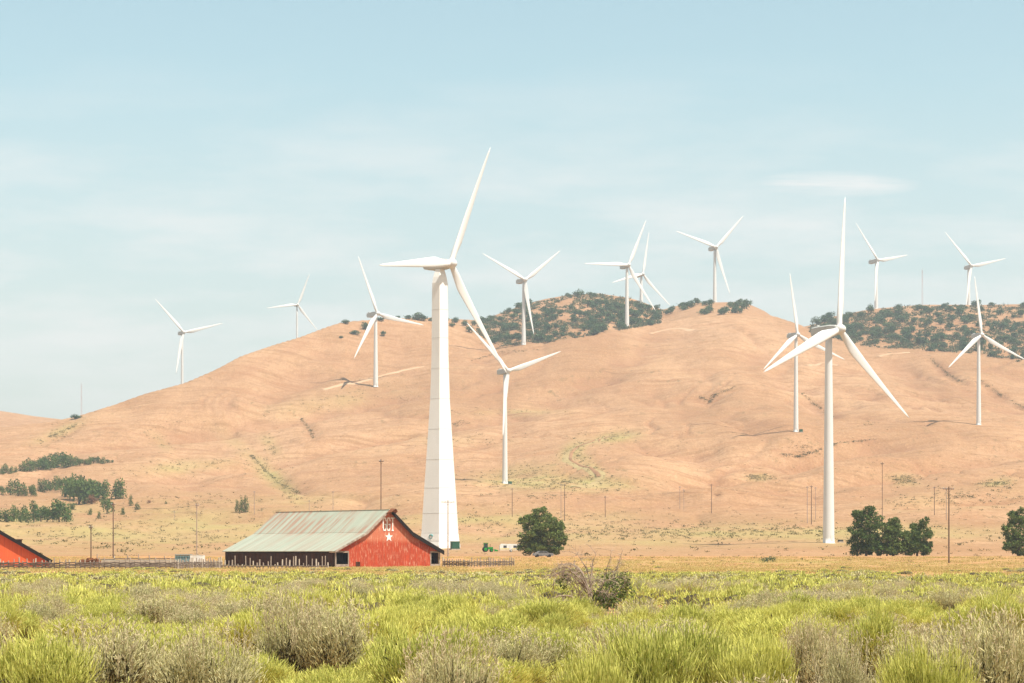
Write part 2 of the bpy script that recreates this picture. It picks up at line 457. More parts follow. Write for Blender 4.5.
# gullies cut into the slope
def carve(pts, depth, width):
    global hgt
    W = [gpt(*p) for p in pts]
    for a, b in zip(W[:-1], W[1:]):
        ab = b[:2] - a[:2]; L2 = ab @ ab
        t = np.clip(((Xw - a[0]) * ab[0] + (YY - a[1]) * ab[1]) / L2, 0, 1)
        d = np.hypot(Xw - a[0] - t * ab[0], YY - a[1] - t * ab[1])
        hgt = hgt - np.clip(depth * np.exp(-(d / width) ** 2) - 0, 0, None) * (.75 + .25 * np.sin(t * 9 + a[0]))
gullies = [([(931, 359), (940, 368), (950, 376), (962, 383)], 4, 6), ([(780, 455), (800, 458), (818, 452), (838, 444), (872, 441)], 6, 12),
           ([(802, 394), (815, 405), (833, 417)], 4, 9), ([(46, 440), (58, 434), (75, 426)], 5, 9), ([(300, 418), (310, 430), (313, 438)], 3, 6),
           ([(700, 398), (710, 403), (716, 395), (735, 388)], 4, 9), ([(980, 380), (1000, 396), (1024, 409)], 4, 7), ([(470, 362), (500, 353), (540, 350)], 2.5, 9),
           ([(250, 455), (262, 468), (280, 484), (300, 494)], 3, 9)]
folds = [([(880, 446), (840, 452), (800, 458), (760, 467), (710, 478), (660, 487)], 9, 26), ([(1020, 452), (950, 462), (900, 470), (840, 480), (790, 490)], 7, 24), ([(600, 432), (640, 441), (690, 452), (740, 461)], 5, 20),
         ([(560, 402), (470, 418), (400, 432), (320, 448), (240, 462), (150, 478)], 8, 30), ([(430, 384), (360, 402), (290, 416), (200, 430), (110, 446)], 8, 30), ([(330, 345), (300, 372), (270, 396)], 6, 24), ([(640, 352), (600, 376), (560, 396)], 6, 26), ([(760, 352), (790, 380), (815, 404)], 7, 26), ([(900, 362), (930, 392), (990, 416)], 6, 22),
         ([(1020, 490), (960, 500), (900, 505)], 5, 22)]
for g_ in gullies + folds: carve(*g_)

# where plants tint the dry grass, and bare reddish soil (read as pixels once, then fixed on the ground)
def blob_mask(px, py, blobs):
    r = np.zeros_like(px)
    for cx, cy, rx, ry, a, s in blobs:
        u = (px - cx); v = (py - cy) - s * u
        r = np.maximum(r, a * np.exp(-(u / rx) ** 2 - (v / ry) ** 2))
    return r
vegb = [(590, 484, 46, 7, 1.0, 0), (530, 482, 55, 8, 1.0, 0), (520, 474, 40, 8, .6, -.1), (612, 438, 26, 5, 1.0, -.12), (575, 449, 13, 9, 1.0, -.5), (592, 468, 16, 9, 1.0, .8),
        (270, 475, 34, 10, 1.0, .82), (190, 466, 55, 6, .7, -.08), (160, 440, 9, 6, .6, .6), (60, 431, 26, 6, .6, -.4), (640, 538, 420, 13, .5, 0), (120, 530, 200, 22, .85, 0), (500, 520, 150, 12, .6, 0), (800, 533, 260, 9, .85, 0), (620, 528, 90, 9, .5, 0),
        (760, 478, 12, 3, .8, 0), (905, 480, 18, 5, .7, .1), (995, 483, 16, 4, .8, -.1), (960, 500, 70, 10, .5, -.1), (340, 400, 60, 9, .35, -.2), (470, 440, 40, 5, .4, 0), (505, 412, 50, 3, .4, 0), (270, 445, 9, 8, .6, .5), (230, 500, 160, 6, .4, 0)]
soilb = [(808, 452, 24, 8, .9, 0), (945, 372, 16, 8, .7, .7), (835, 416, 8, 6, .9, 0), (868, 441, 14, 3, .7, 0), (560, 318, 90, 22, .5, -.1), (920, 325, 120, 20, .45, .1), (770, 425, 40, 6, .5, 0), (460, 424, 12, 3, .7, 0), (985, 525, 50, 5, .8, 0), (660, 520, 80, 7, .5, .1), (760, 548, 220, 4, .7, 0), (620, 548, 60, 4, .5, 0), (130, 548, 200, 7, .6, 0), (270, 360, 60, 6, .45, -.5), (400, 345, 70, 20, .3, 0), (690, 505, 70, 6, .3, 0), (930, 395, 60, 5, .2, 0)]
pyg = HY - (hgt - CH) * F / YY
nz = .65 + .7 * fbm(Xw / 45, YY / 90, 3)
def boxblur(a, n, ax):
    c = np.cumsum(np.insert(np.pad(a, [(n, n) if k == ax else (0, 0) for k in (0, 1)], mode='edge'), 0, 0, axis=ax), axis=ax)
    m = 2 * n + 1
    return (np.take(c, range(m, c.shape[ax]), ax) - np.take(c, range(0, c.shape[ax] - m), ax)) / m
hollow_shade = np.clip((boxblur(boxblur(boxblur(hgt, 10, 0), 7, 1), 8, 0) - hgt) / 2.6, 0, 1)      # browner tint painted into hollows, standing in for weak fold shading
veg = np.clip(blob_mask(XX, pyg, vegb) * nz, 0, 1); soil = np.clip(np.maximum(blob_mask(XX, pyg, soilb) * nz, np.maximum(np.maximum(gmask * .55, trail * .6), hollow_shade * .5) * fade), 0, 1)  # soil mask also carries the shade painted into the hollows

nx, ny = len(PXS), len(YS)
V = np.stack([Xw, YY, hgt], -1).reshape(-1, 3)
ii, jj = np.meshgrid(np.arange(nx - 1), np.arange(ny - 1), indexing='ij')
q = np.stack([ii * ny + jj, (ii + 1) * ny + jj, (ii + 1) * ny + jj + 1, ii * ny + jj + 1], -1).reshape(-1, 4)
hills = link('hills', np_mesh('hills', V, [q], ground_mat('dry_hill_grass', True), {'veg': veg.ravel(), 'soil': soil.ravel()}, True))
tag(hills, 'dry golden-brown grass hills rising behind the farm', None, None, 'structure')

gx = np.arange(-720, 721, 3.0); gy = np.concatenate([np.arange(-240, 12, 12.0), np.arange(12, 200, 2.0), np.arange(200, 600, 4.0), [600.0]])
GY, GX = np.meshgrid(gy, gx)
GZ = zplain(GX, GY)
gp = HY - (GZ - CH) * F / np.maximum(GY, 15); gpx = CX + GX * F / np.maximum(GY, 15)
nz2 = .65 + .7 * fbm(GX / 25, GY / 60, 3)
veg2 = np.clip((blob_mask(gpx, gp, [(300, 569, 400, 4, .5, 0), (800, 566, 300, 5, .6, 0), (512, 580, 900, 8, .4, 0), (800, 562, 320, 3, .8, 0), (300, 572, 420, 3, .7, 0)])) * nz2, 0, 1)
soil2 = np.clip(blob_mask(gpx, gp, [(470, 562, 90, 6, .7, 0), (640, 557, 260, 3, .6, 0), (150, 556, 200, 6, .5, 0), (700, 574, 120, 3, .5, 0)]) * nz2, 0, 1)
nx, ny = GX.shape
ii, jj = np.meshgrid(np.arange(nx - 1), np.arange(ny - 1), indexing='ij')
q = np.stack([ii * ny + jj, (ii + 1) * ny + jj, (ii + 1) * ny + jj + 1, ii * ny + jj + 1], -1).reshape(-1, 4)
ground_o = link('ground', np_mesh('ground', np.stack([GX, GY, GZ], -1).reshape(-1, 3), [q], ground_mat('dry_plain_soil', False), {'veg': veg2.ravel(), 'soil': soil2.ravel()}, True))
tag(ground_o, 'flat dry soil of the plain between the scrub', None, None, 'structure')

# ------------------------------------------------------------------ tracks draped over the slope
def track(name, pts, w, m, label, lift=.35):
    W = [gpt(*p) for p in pts]
    pt = []
    for a, b in zip(W[:-1], W[1:]):
        n = max(2, int(np.linalg.norm(b[:2] - a[:2]) / 4))
        for i in range(n): pt.append(a[:2] + (b[:2] - a[:2]) * i / n)
    pt.append(W[-1][:2]); pt = np.array(pt)
    if len(pt) > 9:
        kk = np.ones(7) / 7
        pt = np.stack([sm(pt[:, 0], kk), sm(pt[:, 1], kk)], -1)
    t = np.gradient(pt, axis=0); t /= np.linalg.norm(t, axis=1)[:, None] + 1e-9
    nrm = np.stack([-t[:, 1], t[:, 0]], -1)
    rows = []
    ss = np.arange(len(pt))
    for k, e in enumerate(np.linspace(-1, 1, 5)):
        ww = w * .5 * (1 + .35 * fbm(ss / 7.0 + 31 * k, ss * 0 + 3.3 + k + w, 2))
        q = pt + nrm * (e * ww)[:, None]
        rows.append(np.stack([q[:, 0], q[:, 1], ground(q[:, 0], q[:, 1]) + lift - .3 * abs(e) ** 2], -1))
    R_ = np.array(rows); n = len(pt)
    V = R_.reshape(-1, 3)
    f = np.array([[k * n + i, k * n + i + 1, (k + 1) * n + i + 1, (k + 1) * n + i] for k in range(4) for i in range(n - 1)])
    o = link(name, np_mesh(name, V, [f], m, None, True)); tag(o, label, None, None, 'structure')
M['dust'] = simple('pale_track_dust', (.50, .33, .205), (.45, .28, .165), .08, .95)
M['track_brown'] = simple('brown_track_soil', (.24, .13, .065), (.33, .18, .09), .05, .95)
M['track_dim'] = simple('faint_track_soil', (.36, .28, .13), (.33, .23, .11), .05, .95)
track('path', [(320, 391), (345, 383.5), (375, 378), (400, 371), (428, 366)], 5, M['dust'], 'pale dirt road climbing past turbine')
track('path', [(648, 334), (662, 330), (680, 328), (696, 331)], 6, M['dust'], 'pale dirt pad near crest')
track('path', [(806, 366), (822, 362), (840, 367)], 5, M['dust'], 'pale dirt track near right crest')
track('path', [(878, 357), (890, 354), (910, 352.5)], 5, M['dust'], 'pale dirt track below right ridge')
track('path', [(630, 434), (605, 438), (585, 444), (570, 452), (566, 460), (578, 466), (594, 472), (601, 478), (596, 484), (575, 488)], 7, M['track_dim'], 'winding farm track on the slope')
track('path', [(628, 435), (605, 438.5), (586, 444), (572, 452), (569, 460), (580, 466), (595, 472), (600, 479)], 2.4, M['track_brown'], 'worn brown wheel track along the winding farm track', .7)
for pts, w in (([(400, 398), (440, 401), (475, 399), (520, 401), (560, 400)], 2.2), ([(395, 412), (450, 414), (490, 410), (540, 413)], 2.2), ([(560, 371), (600, 370), (640, 373)], 2.2),
               ([(838, 377), (900, 377.5), (960, 383), (1030, 389)], 3), ([(910, 392), (940, 399), (985, 408)], 2), ([(842, 424), (880, 424), (930, 427)], 2), ([(690, 424), (720, 426), (780, 427), (830, 428)], 2.2),
               ([(380, 496), (440, 494), (500, 496), (620, 494), (700, 494)], 1.8), ([(690, 494), (760, 497), (860, 503)], 1.6), ([(330, 449), (400, 446), (460, 448)], 2), ([(570, 384), (590, 383), (610, 386)], 2.5)):
    track('path', pts, w * 1.25, M['track_brown'], 'thin brown cattle track crossing the slope', .2)

# ------------------------------------------------------------------ wind turbines
TILT = math.radians(6)
def blade_mesh():
    secs = []
    for s in np.linspace(0, 1, 22):
        if s < .04: ch, th = .042, .042
        else:
            ch = np.interp(s, [.04, .10, .20, .35, .6, .85, .97, 1], [.044, .060, .083, .071, .048, .027, .016, .004])
            th = np.interp(s, [.04, .10, .20, .4, .7, 1], [.042, .036, .022, .013, .007, .002])
        tw = math.radians(np.interp(s, [0, .2, .5, 1], [16, 9, 3, 0]))
        off = np.interp(s, [.04, .2, 1], [0, .016, .004])
        pre = .028 * s ** 2
        ring = []
        for k in range(14):
            w = 2 * math.pi * k / 14
            x = ch / 2 * math.cos(w) + off; y = th / 2 * math.sin(w) * (1 - .35 * math.cos(w) * (s > .08))
            ring.append((x * math.cos(tw) - y * math.sin(tw), x * math.sin(tw) + y * math.cos(tw) - pre, s))
        secs.append(ring)
    mb = MB(); vs = [v for r in secs for v in r]; n = 14; fs = []
    for i in range(len(secs) - 1):
        for k in range(n):
            fs.append((i * n + k, i * n + (k + 1) % n, (i + 1) * n + (k + 1) % n, (i + 1) * n + k))
    fs.append(tuple(range(n))); fs.append(tuple((len(secs) - 1) * n + k for k in range(n)))
    mb.add(vs, fs)
    return mb.mesh('blade', M['white'], True)
BLADE = blade_mesh()          # unit length along +z, rotor plane = xz, upwind = -y
def nacelle_mesh(main=False):
    mb = MB(); L = 10.6
    secs = []
    for y, w, zb, zt in ((-2.2, 1.15, -1.15, 1.25), (-1.6, 1.5, -1.45, 1.55), (.5, 1.8, -1.75, 1.85), (5.5, 1.9, -1.75, 1.95), (8.0, 1.8, -1.35, 1.9), (8.5, 1.5, -.9, 1.6)):
        b = .35
        secs.append([(-w, y, zb + b), (-w + b, y, zb), (w - b, y, zb), (w, y, zb + b), (w, y, zt - b), (w - b, y, zt), (-w + b, y, zt), (-w, y, zt - b)])
    n = 8; vs = [v for r in secs for v in r]
    fs = [(i * n + k, (i + 1) * n + k, (i + 1) * n + (k + 1) % n, i * n + (k + 1) % n) for i in range(len(secs) - 1) for k in range(n)]
    fs += [tuple(range(n)), tuple((len(secs) - 1) * n + k for k in range(n - 1, -1, -1))]
    mb.add(vs, fs)
    mb.box((0, 6.6, 2.25), (2.2, 1.5, .7)); mb.tube([(.6, 7.6, 1.8), (.6, 7.6, 3.3)], .06, 6); mb.tube([(-.6, 7.6, 1.8), (-.6, 7.6, 3.1)], .06, 6)
    return mb.mesh('nacelle', M['nacelle_grey'])
NAC = nacelle_mesh()
def hub_mesh():
    mb = MB()
    mb.lathe([(1.35, 0.9), (1.6, .3), (1.65, -.6), (1.45, -1.4), (.95, -2.1), (.35, -2.45), (.02, -2.5)], 20, axis='y')
    return mb.mesh('hub', M['white'], True)
HUB = hub_mesh()
def round_tower(h, rb, rt):
    mb = MB()
    prof = [(rb * 1.25, 0), (rb * 1.25, .25), (rb, .25)]
    for s in np.linspace(.03, 1, 18):
        r = rb + (rt - rb) * s
        prof.append((r, s * h))
    mb.lathe(prof, 36)
    me = mb.mesh('tower', M['white'], True)
    return me
GT = 'wind turbines on the farm and hills'
# key: base px, base py (or None when the foot is hidden: then distance), hub px, psi, theta, R in px, cone, tilt, label
TURB = [
 (440, 548, 264.5, 13.3, 55.1, 23.0, 133.1, 3.8, 0.5, 'tallest turbine with broad faceted white tower flaring out behind the star barn'),
 (505, 484, 371.2, 5.5, 36.7, 70.7, 68.4, 1.8, 3.8, 'turbine just right of the faceted tower, one blade hanging down its slim tower'),
 (375.7, 387, 313.8, 2.7, 44.5, 97.3, 60.6, 0.7, 5.3, 'turbine standing by the pale dirt road left of the faceted tower'),
 (297, 2900, 304.9, 2.4, 23, 21.1, 33.5, 0.9, 1.9, 'small turbine peeking over the left brown crest, shortest of all'),
 (182.2, 2500, 332.6, 3.75, 33.8, 75.1, 44.4, 1.5, 5.3, 'leftmost turbine standing alone against the sky behind the sloping hill edge'),
 (523.7, 345, 280.1, 2.5, 35.8, 53.9, 56, -0.4, 6.2, 'turbine in front of the left end of the wooded hill, blades forming a Y'),
 (627, 326.5, 265.3, 2.4, 31.8, 27.4, 53.7, -0.3, 7, 'turbine at right end of the wooded hill with one blade level to the left'),
 (641.3, 2620, 274.3, 2.35, 36.8, 13.9, 44.7, 0.9, 6.9, 'turbine half hidden behind another on the wooded hilltop'),
 (714.8, 2700, 247.5, 2.4, 29.1, 45.3, 49.2, -0.3, 6.9, 'turbine rising behind the small tree-topped knoll'),
 (828.7, 543, 330.2, 13.2, 45.1, 8.2, 136.4, -0.7, 4.2, 'large turbine on slim round white tower left of the leafy tree clump'),
 (796, 432, 334.8, 2.5, 32.5, 111.8, 61.8, 1.3, 4.5, 'turbine overlapped by the large round-towered turbine, foot on bare slope'),
 (876.2, 2740, 260.4, 2.4, 42.1, 78.9, 46.9, 0.7, 8.6, 'turbine on wooded ridge left of the lattice mast'),
 (968.6, 2740, 266.4, 4.9, 27.6, 76.9, 44.4, 0.3, 9, 'turbine on wooded ridge right of the lattice mast, partly behind a nearer blade'),
 (978.7, 425, 335.3, 4.5, 29.7, 113, 59.1, 0.5, 4.6, 'rightmost turbine on the bare slope with blade tip pointing past the ridge turbine')]
turbD = {}
for ti, (bx, by, huby, ovp, psi, th, R, cone, tilt, label) in enumerate(TURB):
    hidden = by > 600
    D = by if hidden else hit(bx, by, 600)
    x = (bx - CX) * D / F; z0 = float(ground(x, D)) - .3
    turbD[ti] = (x, D, z0)
    ppm = D / F
    Rw = R * ppm; sc = Rw / 46.0
    root = empty('wind_turbine', (x, D, z0))
    tag(root, label, 'wind turbine', GT)
    psi = math.radians(psi); tilt = math.radians(tilt)
    hp = P(bx, huby, D)
    ov = ovp * ppm
    a = np.array([math.sin(psi) * math.cos(tilt), -math.cos(psi) * math.cos(tilt), math.sin(tilt)])
    hp = np.array([x + a[0] * ov, D + a[1] * ov, hp[2]])
    top_z = hp[2] - a[2] * ov - 1.65 * sc - z0
    # nacelle frame: local -y = axis, local x = e1
    rotm = Matrix(((math.cos(psi), -a[0], -math.sin(psi) * math.sin(tilt)), (math.sin(psi), -a[1], math.cos(psi) * math.sin(tilt)), (0, -a[2], math.cos(tilt)))).to_4x4()
    if ti == 0:
        # hexagonal concrete tower: one edge faces the road
        mb = MB(); H = top_z
        u = D / F
        prof = [(23, 0), (23, 3), (21.6, 9), (21, 13), (18.5, 48), (16.2, 78), (13.9, 108), (11, 148), (9.6, 190), (9.1, 240), (8.8, 262), (7.6, 268), (5.0, 276)]
        sH = H / (276 * u)
        hexp = [(r * u, hh * u * sH) for r, hh in prof]
        mb.lathe(hexp, 6, 0, a0=math.radians(-91))
        tw = mb.build('tower', M['concrete_white'], root)
        for hh in (7.4, 15.5, 35, 60, 88, 118, 148, 178, 208, 236):
            r = float(np.interp(hh, [p[1] for p in prof], [p[0] for p in prof])) * u
            sb = MB(); sb.lathe([(r + .03, hh * u * sH - .09), (r + .05, hh * u * sH - .05), (r + .05, hh * u * sH + .05), (r + .03, hh * u * sH + .09)], 6, 0, a0=math.radians(-91))
            sb.build('joint_band', M['seam'], tw)
        bb = MB(); zb0, zb1 = 8 * u * sH, 15 * u * sH
        rr = lambda z: float(np.interp(z / (u * sH), [p[1] for p in prof], [p[0] for p in prof])) * u
        bb.lathe([(rr(zb0) + .04, zb0), (rr(zb1) + .04, zb1)], 6, 0, a0=math.radians(-91))
        bb.build('paint_band', M['bright_white'], tw)
        # round swirl emblem on the left face
        ang = math.radians(-91 - 30)
        zc_ = (zb0 + zb1) / 2; rc = rr(zc_) * math.cos(math.radians(30)) + .12
        nrm = np.array([math.cos(ang), math.sin(ang), 0]); tx = np.array([-math.sin(ang), math.cos(ang), 0])
        cen = nrm * rc + np.array([0, 0, zc_]) + tx * .4
        eb = MB()
        pts = [cen + nrm * .02 + 0.85 * (tx * math.cos(w) + np.array([0, 0, 1]) * math.sin(w)) * (1 - .5 * i / 26) for i, w in enumerate(np.linspace(.4, 2 * math.pi * 1.25, 26))]
        eb.tube(pts, [.2 - .006 * i for i in range(26)], 6)
        eb.build('emblem', M['teal'], tw)
    else:
        tm = round_tower(top_z, (1.95 if ti == 9 else 1.85) * sc, 1.12 * sc)
        tw = link('tower', tm, root)
        if not hidden:
            db_ = MB(); wd = math.radians(-60)
            rb = 1.9 * sc
            db_.box((math.cos(wd) * (rb - .02), math.sin(wd) * (rb - .02), 1.6 * sc + .3), (.16, 1.0 * sc, 2.1 * sc), wd)
            db_.build('door', M['seam'], root)
    nac = link('nacelle', NAC, root)
    loc = Vector((hp - np.array([x, D, z0])).tolist()) + rotm @ Vector((0, 2.4 * sc, 0))
    nac.matrix_local = Matrix.Translation(loc) @ rotm @ Matrix.Scale(sc, 4)
    hb = link('hub', HUB, root)
    hb.matrix_local = Matrix.Translation(Vector((hp - np.array([x, D, z0])).tolist())) @ rotm @ Matrix.Scale(sc, 4)
    for k in range(3):
        bl = link('blade', BLADE, root)
        t_ = math.radians(th + 120 * k)
        cn = math.radians(cone)
        # local z -> blade direction in rotor plane; cone tips it towards -y
        rb_ = Matrix.Rotation(t_, 4, 'Y') @ Matrix.Rotation(cn, 4, 'X')
        bl.matrix_local = Matrix.Translation(Vector((hp - np.array([x, D, z0])).tolist())) @ rotm @ rb_ @ Matrix.Scale(Rw, 4)

# green cabinet at the foot of the faceted tower
def cabinet(px, py, w, h, label, m):
    p = gpt(px, py, 500); r = empty('transformer_box', p, math.radians(20)); tag(r, label, 'transformer box')
    mb = MB(); mb.box((0, 0, .1), (w * 1.2, w * .95, .5)); mb.build('plinth', M['feed_concrete'], r)
    mb = MB(); mb.box((0, 0, h / 2 + .35), (w, w * .75, h)); mb.box((0, 0, h + .42), (w * 1.06, w * .8, .14)); mb.build('cabinet', m, r)
    mb = MB(); mb.box((-w * .24, -w * .385, h / 2 + .35), (w * .42, .05, h * .8)); mb.box((w * .24, -w * .385, h / 2 + .35), (w * .42, .05, h * .8)); mb.build('door', m, r)
cabinet(455, 550, 2.6, 2.3, 'green utility cabinet at the right foot of the faceted turbine tower', M['box_green'])
cabinet(510, 484.5, 2.0, 1.4, 'tiny dark green box at foot of turbine by the green patch', M['box_green'])
cabinet(801, 432.5, 2.0, 1.6, 'tiny dark box at foot of turbine overlapped by large one', M['box_green'])
cabinet(840.5, 542.5, 1.5, .5, 'low dark box right of the slim round tower foot', M['dark_box'])

# ------------------------------------------------------------------ star barn
def strokes(mb, segs, w, org, sx, sz, d=.03):
    """letter strokes as thin bars in the local xz plane at y = org[1]"""
    for (x0, z0), (x1, z1) in segs:
        a = np.array([org[0] + x0 * sx, 0, org[2] + z0 * sz]); b = np.array([org[0] + x1 * sx, 0, org[2] + z1 * sz])
        t = (b - a) / (np.linalg.norm(b - a) + 1e-9); n = np.array([-t[2], 0, t[0]])
        a = a - t * w * .45; b = b + t * w * .45
        y = org[1]
        vs = [(a + n * w / 2), (a - n * w / 2), (b - n * w / 2), (b + n * w / 2)]
        y2 = y - d * (1 + .1 * (mb.n % 7))
        mb.add([(q[0], y, q[2]) for q in vs] + [(q[0], y2, q[2]) for q in vs],
               [(0, 1, 2, 3), (7, 6, 5, 4), (0, 4, 5, 1), (1, 5, 6, 2), (2, 6, 7, 3), (3, 7, 4, 0)])
PHI = math.radians(42)
def star_barn():
    C0 = P(335, 567.5, 421); C0[2] = float(ground(C0[0], C0[1])) - .15
    r = empty('barn', C0, PHI)        # local x along the gable, local y towards the far end, z up
    tag(r, 'weathered red barn with white star on its gable and rust-streaked pale green roof', 'barn')
    W, L = 24.2, 33.2
    ze, zm, za, xm = 3.0, 6.15, 10.2, .285 * W
    prof = [(0, ze), (xm, zm), (W / 2, za), (W - xm, zm), (W, ze)]
    # red gable wall with two openings at its corners
    ow, oz0, oz1 = 3.1, 1.35, 2.75
    ow2 = 2.4
    mb = MB()
    mb.prism([(ow, 0), (W - ow2, 0), (W - ow2, ze), (W, ze), (W, ze), (W - xm, zm), (W / 2, za), (xm, zm), (0, ze), (ow, ze)][::-1], .25, (0, 0, 0), (1, 0, 0), (0, 1, 0), (0, 0, 1))
    mb.build('front_gable', M['barn_red'], r)
    mb = MB()
    mb.prism(([(0, 0), (W, 0), (W, ze), (W - xm, zm), (W / 2, za), (xm, zm), (0, ze)])[::-1], .25, (0, L - .25, 0), (1, 0, 0), (0, 1, 0), (0, 0, 1))
    mb.build('rear_gable', M['barn_dark'], r)
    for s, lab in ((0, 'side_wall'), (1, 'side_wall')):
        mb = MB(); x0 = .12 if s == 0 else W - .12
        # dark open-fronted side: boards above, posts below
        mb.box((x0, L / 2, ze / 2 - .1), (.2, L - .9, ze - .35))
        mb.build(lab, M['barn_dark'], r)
    # dark boards and pale rail closing the corner openings
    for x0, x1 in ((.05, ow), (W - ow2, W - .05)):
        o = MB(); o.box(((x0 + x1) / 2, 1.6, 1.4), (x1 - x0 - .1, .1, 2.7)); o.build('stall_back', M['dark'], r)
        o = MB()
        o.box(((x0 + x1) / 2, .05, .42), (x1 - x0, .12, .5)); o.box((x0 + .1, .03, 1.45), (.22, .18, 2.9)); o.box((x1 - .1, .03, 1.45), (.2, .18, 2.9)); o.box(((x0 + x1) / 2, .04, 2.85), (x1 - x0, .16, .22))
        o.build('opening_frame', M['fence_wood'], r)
    # roof: four corrugated slopes with overhang
    def slope(p0, p1, name, m, ext0=0, th=.12, y0=-.55, y1=L + .4):
        p0 = np.array(p0, float); p1 = np.array(p1, float); t = (p1 - p0) / np.linalg.norm(p1 - p0)
        p0 = p0 - t * ext0
        n = np.array([-t[1], t[0]]); n = n if n[1] > 0 else -n
        mb = MB(); mb.prism([tuple(p0 + n * .05), tuple(p1 + n * .05), tuple(p1 + n * (.05 + th)), tuple(p0 + n * (.05 + th))], y1 - y0, (0, y0, 0), (1, 0, 0), (0, 1, 0), (0, 0, 1))
        return mb.build(name, m, r)
    slope((0, ze), (xm, zm), 'lower_roof', M['tin'], .42)
    slope((xm - .02, zm + .03), (W / 2, za + .03), 'upper_roof', M['tin'])
    slope((W, ze), (W - xm, zm), 'lower_roof', M['tin'], .42)
    slope((W - xm + .02, zm + .03), (W / 2, za + .03), 'upper_roof', M['tin'])
    # dark rake boards under the right-hand edge, thin pale ones on the left
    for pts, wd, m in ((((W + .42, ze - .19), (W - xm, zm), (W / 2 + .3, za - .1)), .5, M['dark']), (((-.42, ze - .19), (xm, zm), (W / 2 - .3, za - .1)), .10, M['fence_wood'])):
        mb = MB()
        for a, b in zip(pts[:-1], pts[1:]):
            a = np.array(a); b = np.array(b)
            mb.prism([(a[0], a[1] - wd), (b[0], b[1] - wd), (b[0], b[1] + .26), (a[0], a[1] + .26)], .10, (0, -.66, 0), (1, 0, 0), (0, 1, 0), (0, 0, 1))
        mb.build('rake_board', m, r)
    # hay hood over the apex
    mb = MB()
    mb.add([(W / 2, -.67, za + .30), (W / 2 - 1.0, -.67, za - .55), (W / 2 + 1.0, -.67, za - .55), (W / 2, -2.0, za + .28), (W / 2 - .6, -1.7, za - .25), (W / 2 + .6, -1.7, za - .25)],
           [(0, 3, 4, 1), (0, 2, 5, 3), (3, 5, 4)])
    hh = mb.build('hay_hood', M['rust'], r)
    so = hh.modifiers.new('thick', 'SOLIDIFY'); so.thickness = .12
    mb = MB(); mb.box((W / 2, L / 2, za + .17), (.5, L + .8, .16)); mb.build('ridge_cap', M['tin'], r)
    # white lettering and star
    mb = MB()
    g_ = [((.95, .78), (.75, 1)), ((.75, 1), (.25, 1)), ((.25, 1), (0, .78)), ((0, .78), (0, .22)), ((0, .22), (.25, 0)), ((.25, 0), (.75, 0)), ((.75, 0), (.95, .2)), ((.95, .2), (.95, .48)), ((.95, .48), (.55, .48))]
    t_ = [((0, 1), (1, 1)), ((.5, 1), (.5, 0)), ((.3, 0), (.7, 0))]
    x0 = W / 2 - 1.30; zt = za - 3.5
    for i, seg in enumerate((g_, g_, t_)):
        strokes(mb, seg, .2, (x0 + i * .92, -.03, zt), .70, 2.2)
    mb.build('lettering', M['bright_white'], r)
    mb = MB(); sp = []
    for i in range(10):
        rr_ = .92 if i % 2 == 0 else .37
        w = math.pi / 2 + i * math.pi / 5
        sp.append((rr_ * math.cos(w), rr_ * math.sin(w)))
    mb.prism(sp[::-1], .05, (W / 2 + .05, -.06, 5.5), (1, 0, 0), (0, 1, 0), (0, 0, 1))
    mb.build('star', M['bright_white'], r)
    mb = MB(); mb.box((ow + 2.0, -.03, .7), (1.0, .05, .8)); mb.build('hatch', M['barn_dark'], r)
    return C0, r
BC, barn_o = star_barn()

def side_barn():
    phi = math.radians(12)
    C = P(50, 566, 424); C[2] = float(ground(C[0], C[1])) - .1
    r = empty('barn', C, phi)
    tag(r, 'plain orange-red barn with dark roof edge cut by left border of photo', 'barn')
    W, L = 31.0, 24.0
    ze, za = 1.25, 11.2
    prof = [(-W, 0), (0, 0), (0, ze), (-8.6, 6.25), (-W / 2, za), (-W + 8.6, 6.25), (-W, ze)]
    mb = MB(); mb.prism(prof[::-1], .25, (0, 0, 0), (1, 0, 0), (0, 1, 0), (0, 0, 1)); mb.build('front_gable', M['plain_red'], r)
    mb = MB(); mb.prism(prof[::-1], .25, (0, L - .25, 0), (1, 0, 0), (0, 1, 0), (0, 0, 1)); mb.build('rear_gable', M['plain_red'], r)
    for x0 in (-.12, -W + .12):
        mb = MB(); mb.box((x0, L / 2, ze / 2), (.2, L - .6, ze)); mb.build('side_wall', M['plain_red'], r)
    for a, b in (((.35, ze - .2), (-8.6, 6.27)), ((-8.58, 6.3), (-W / 2, za + .05)), ((-W - .75, ze - .42), (-W + 8.6, 6.27)), ((-W + 8.58, 6.3), (-W / 2, za + .05))):
        a = np.array(a); b = np.array(b); t = (b - a) / np.linalg.norm(b - a); n = np.array([-t[1], t[0]]); n = n if n[1] > 0 else -n
        mb = MB(); mb.prism([tuple(a + n * .06), tuple(b + n * .06), tuple(b + n * .2), tuple(a + n * .2)], L + .9, (0, -.5, 0), (1, 0, 0), (0, 1, 0), (0, 0, 1)); mb.build('roof', M['tin2'], r)
        mb = MB(); mb.prism([tuple(a - n * .36), tuple(b - n * .36), tuple(b + n * .25), tuple(a + n * .25)], .12, (0, -.66, 0), (1, 0, 0), (0, 1, 0), (0, 0, 1)); mb.build('rake_board', M['dark'], r)
    mb = MB(); mb.box((-5.2, 6, 4.4), (.8, .8, 1.1)); mb.box((-5.2, 6, 4.98), (1.1, 1.1, .12)); mb.build('roof_vent', M['barn_dark'], r)
side_barn()

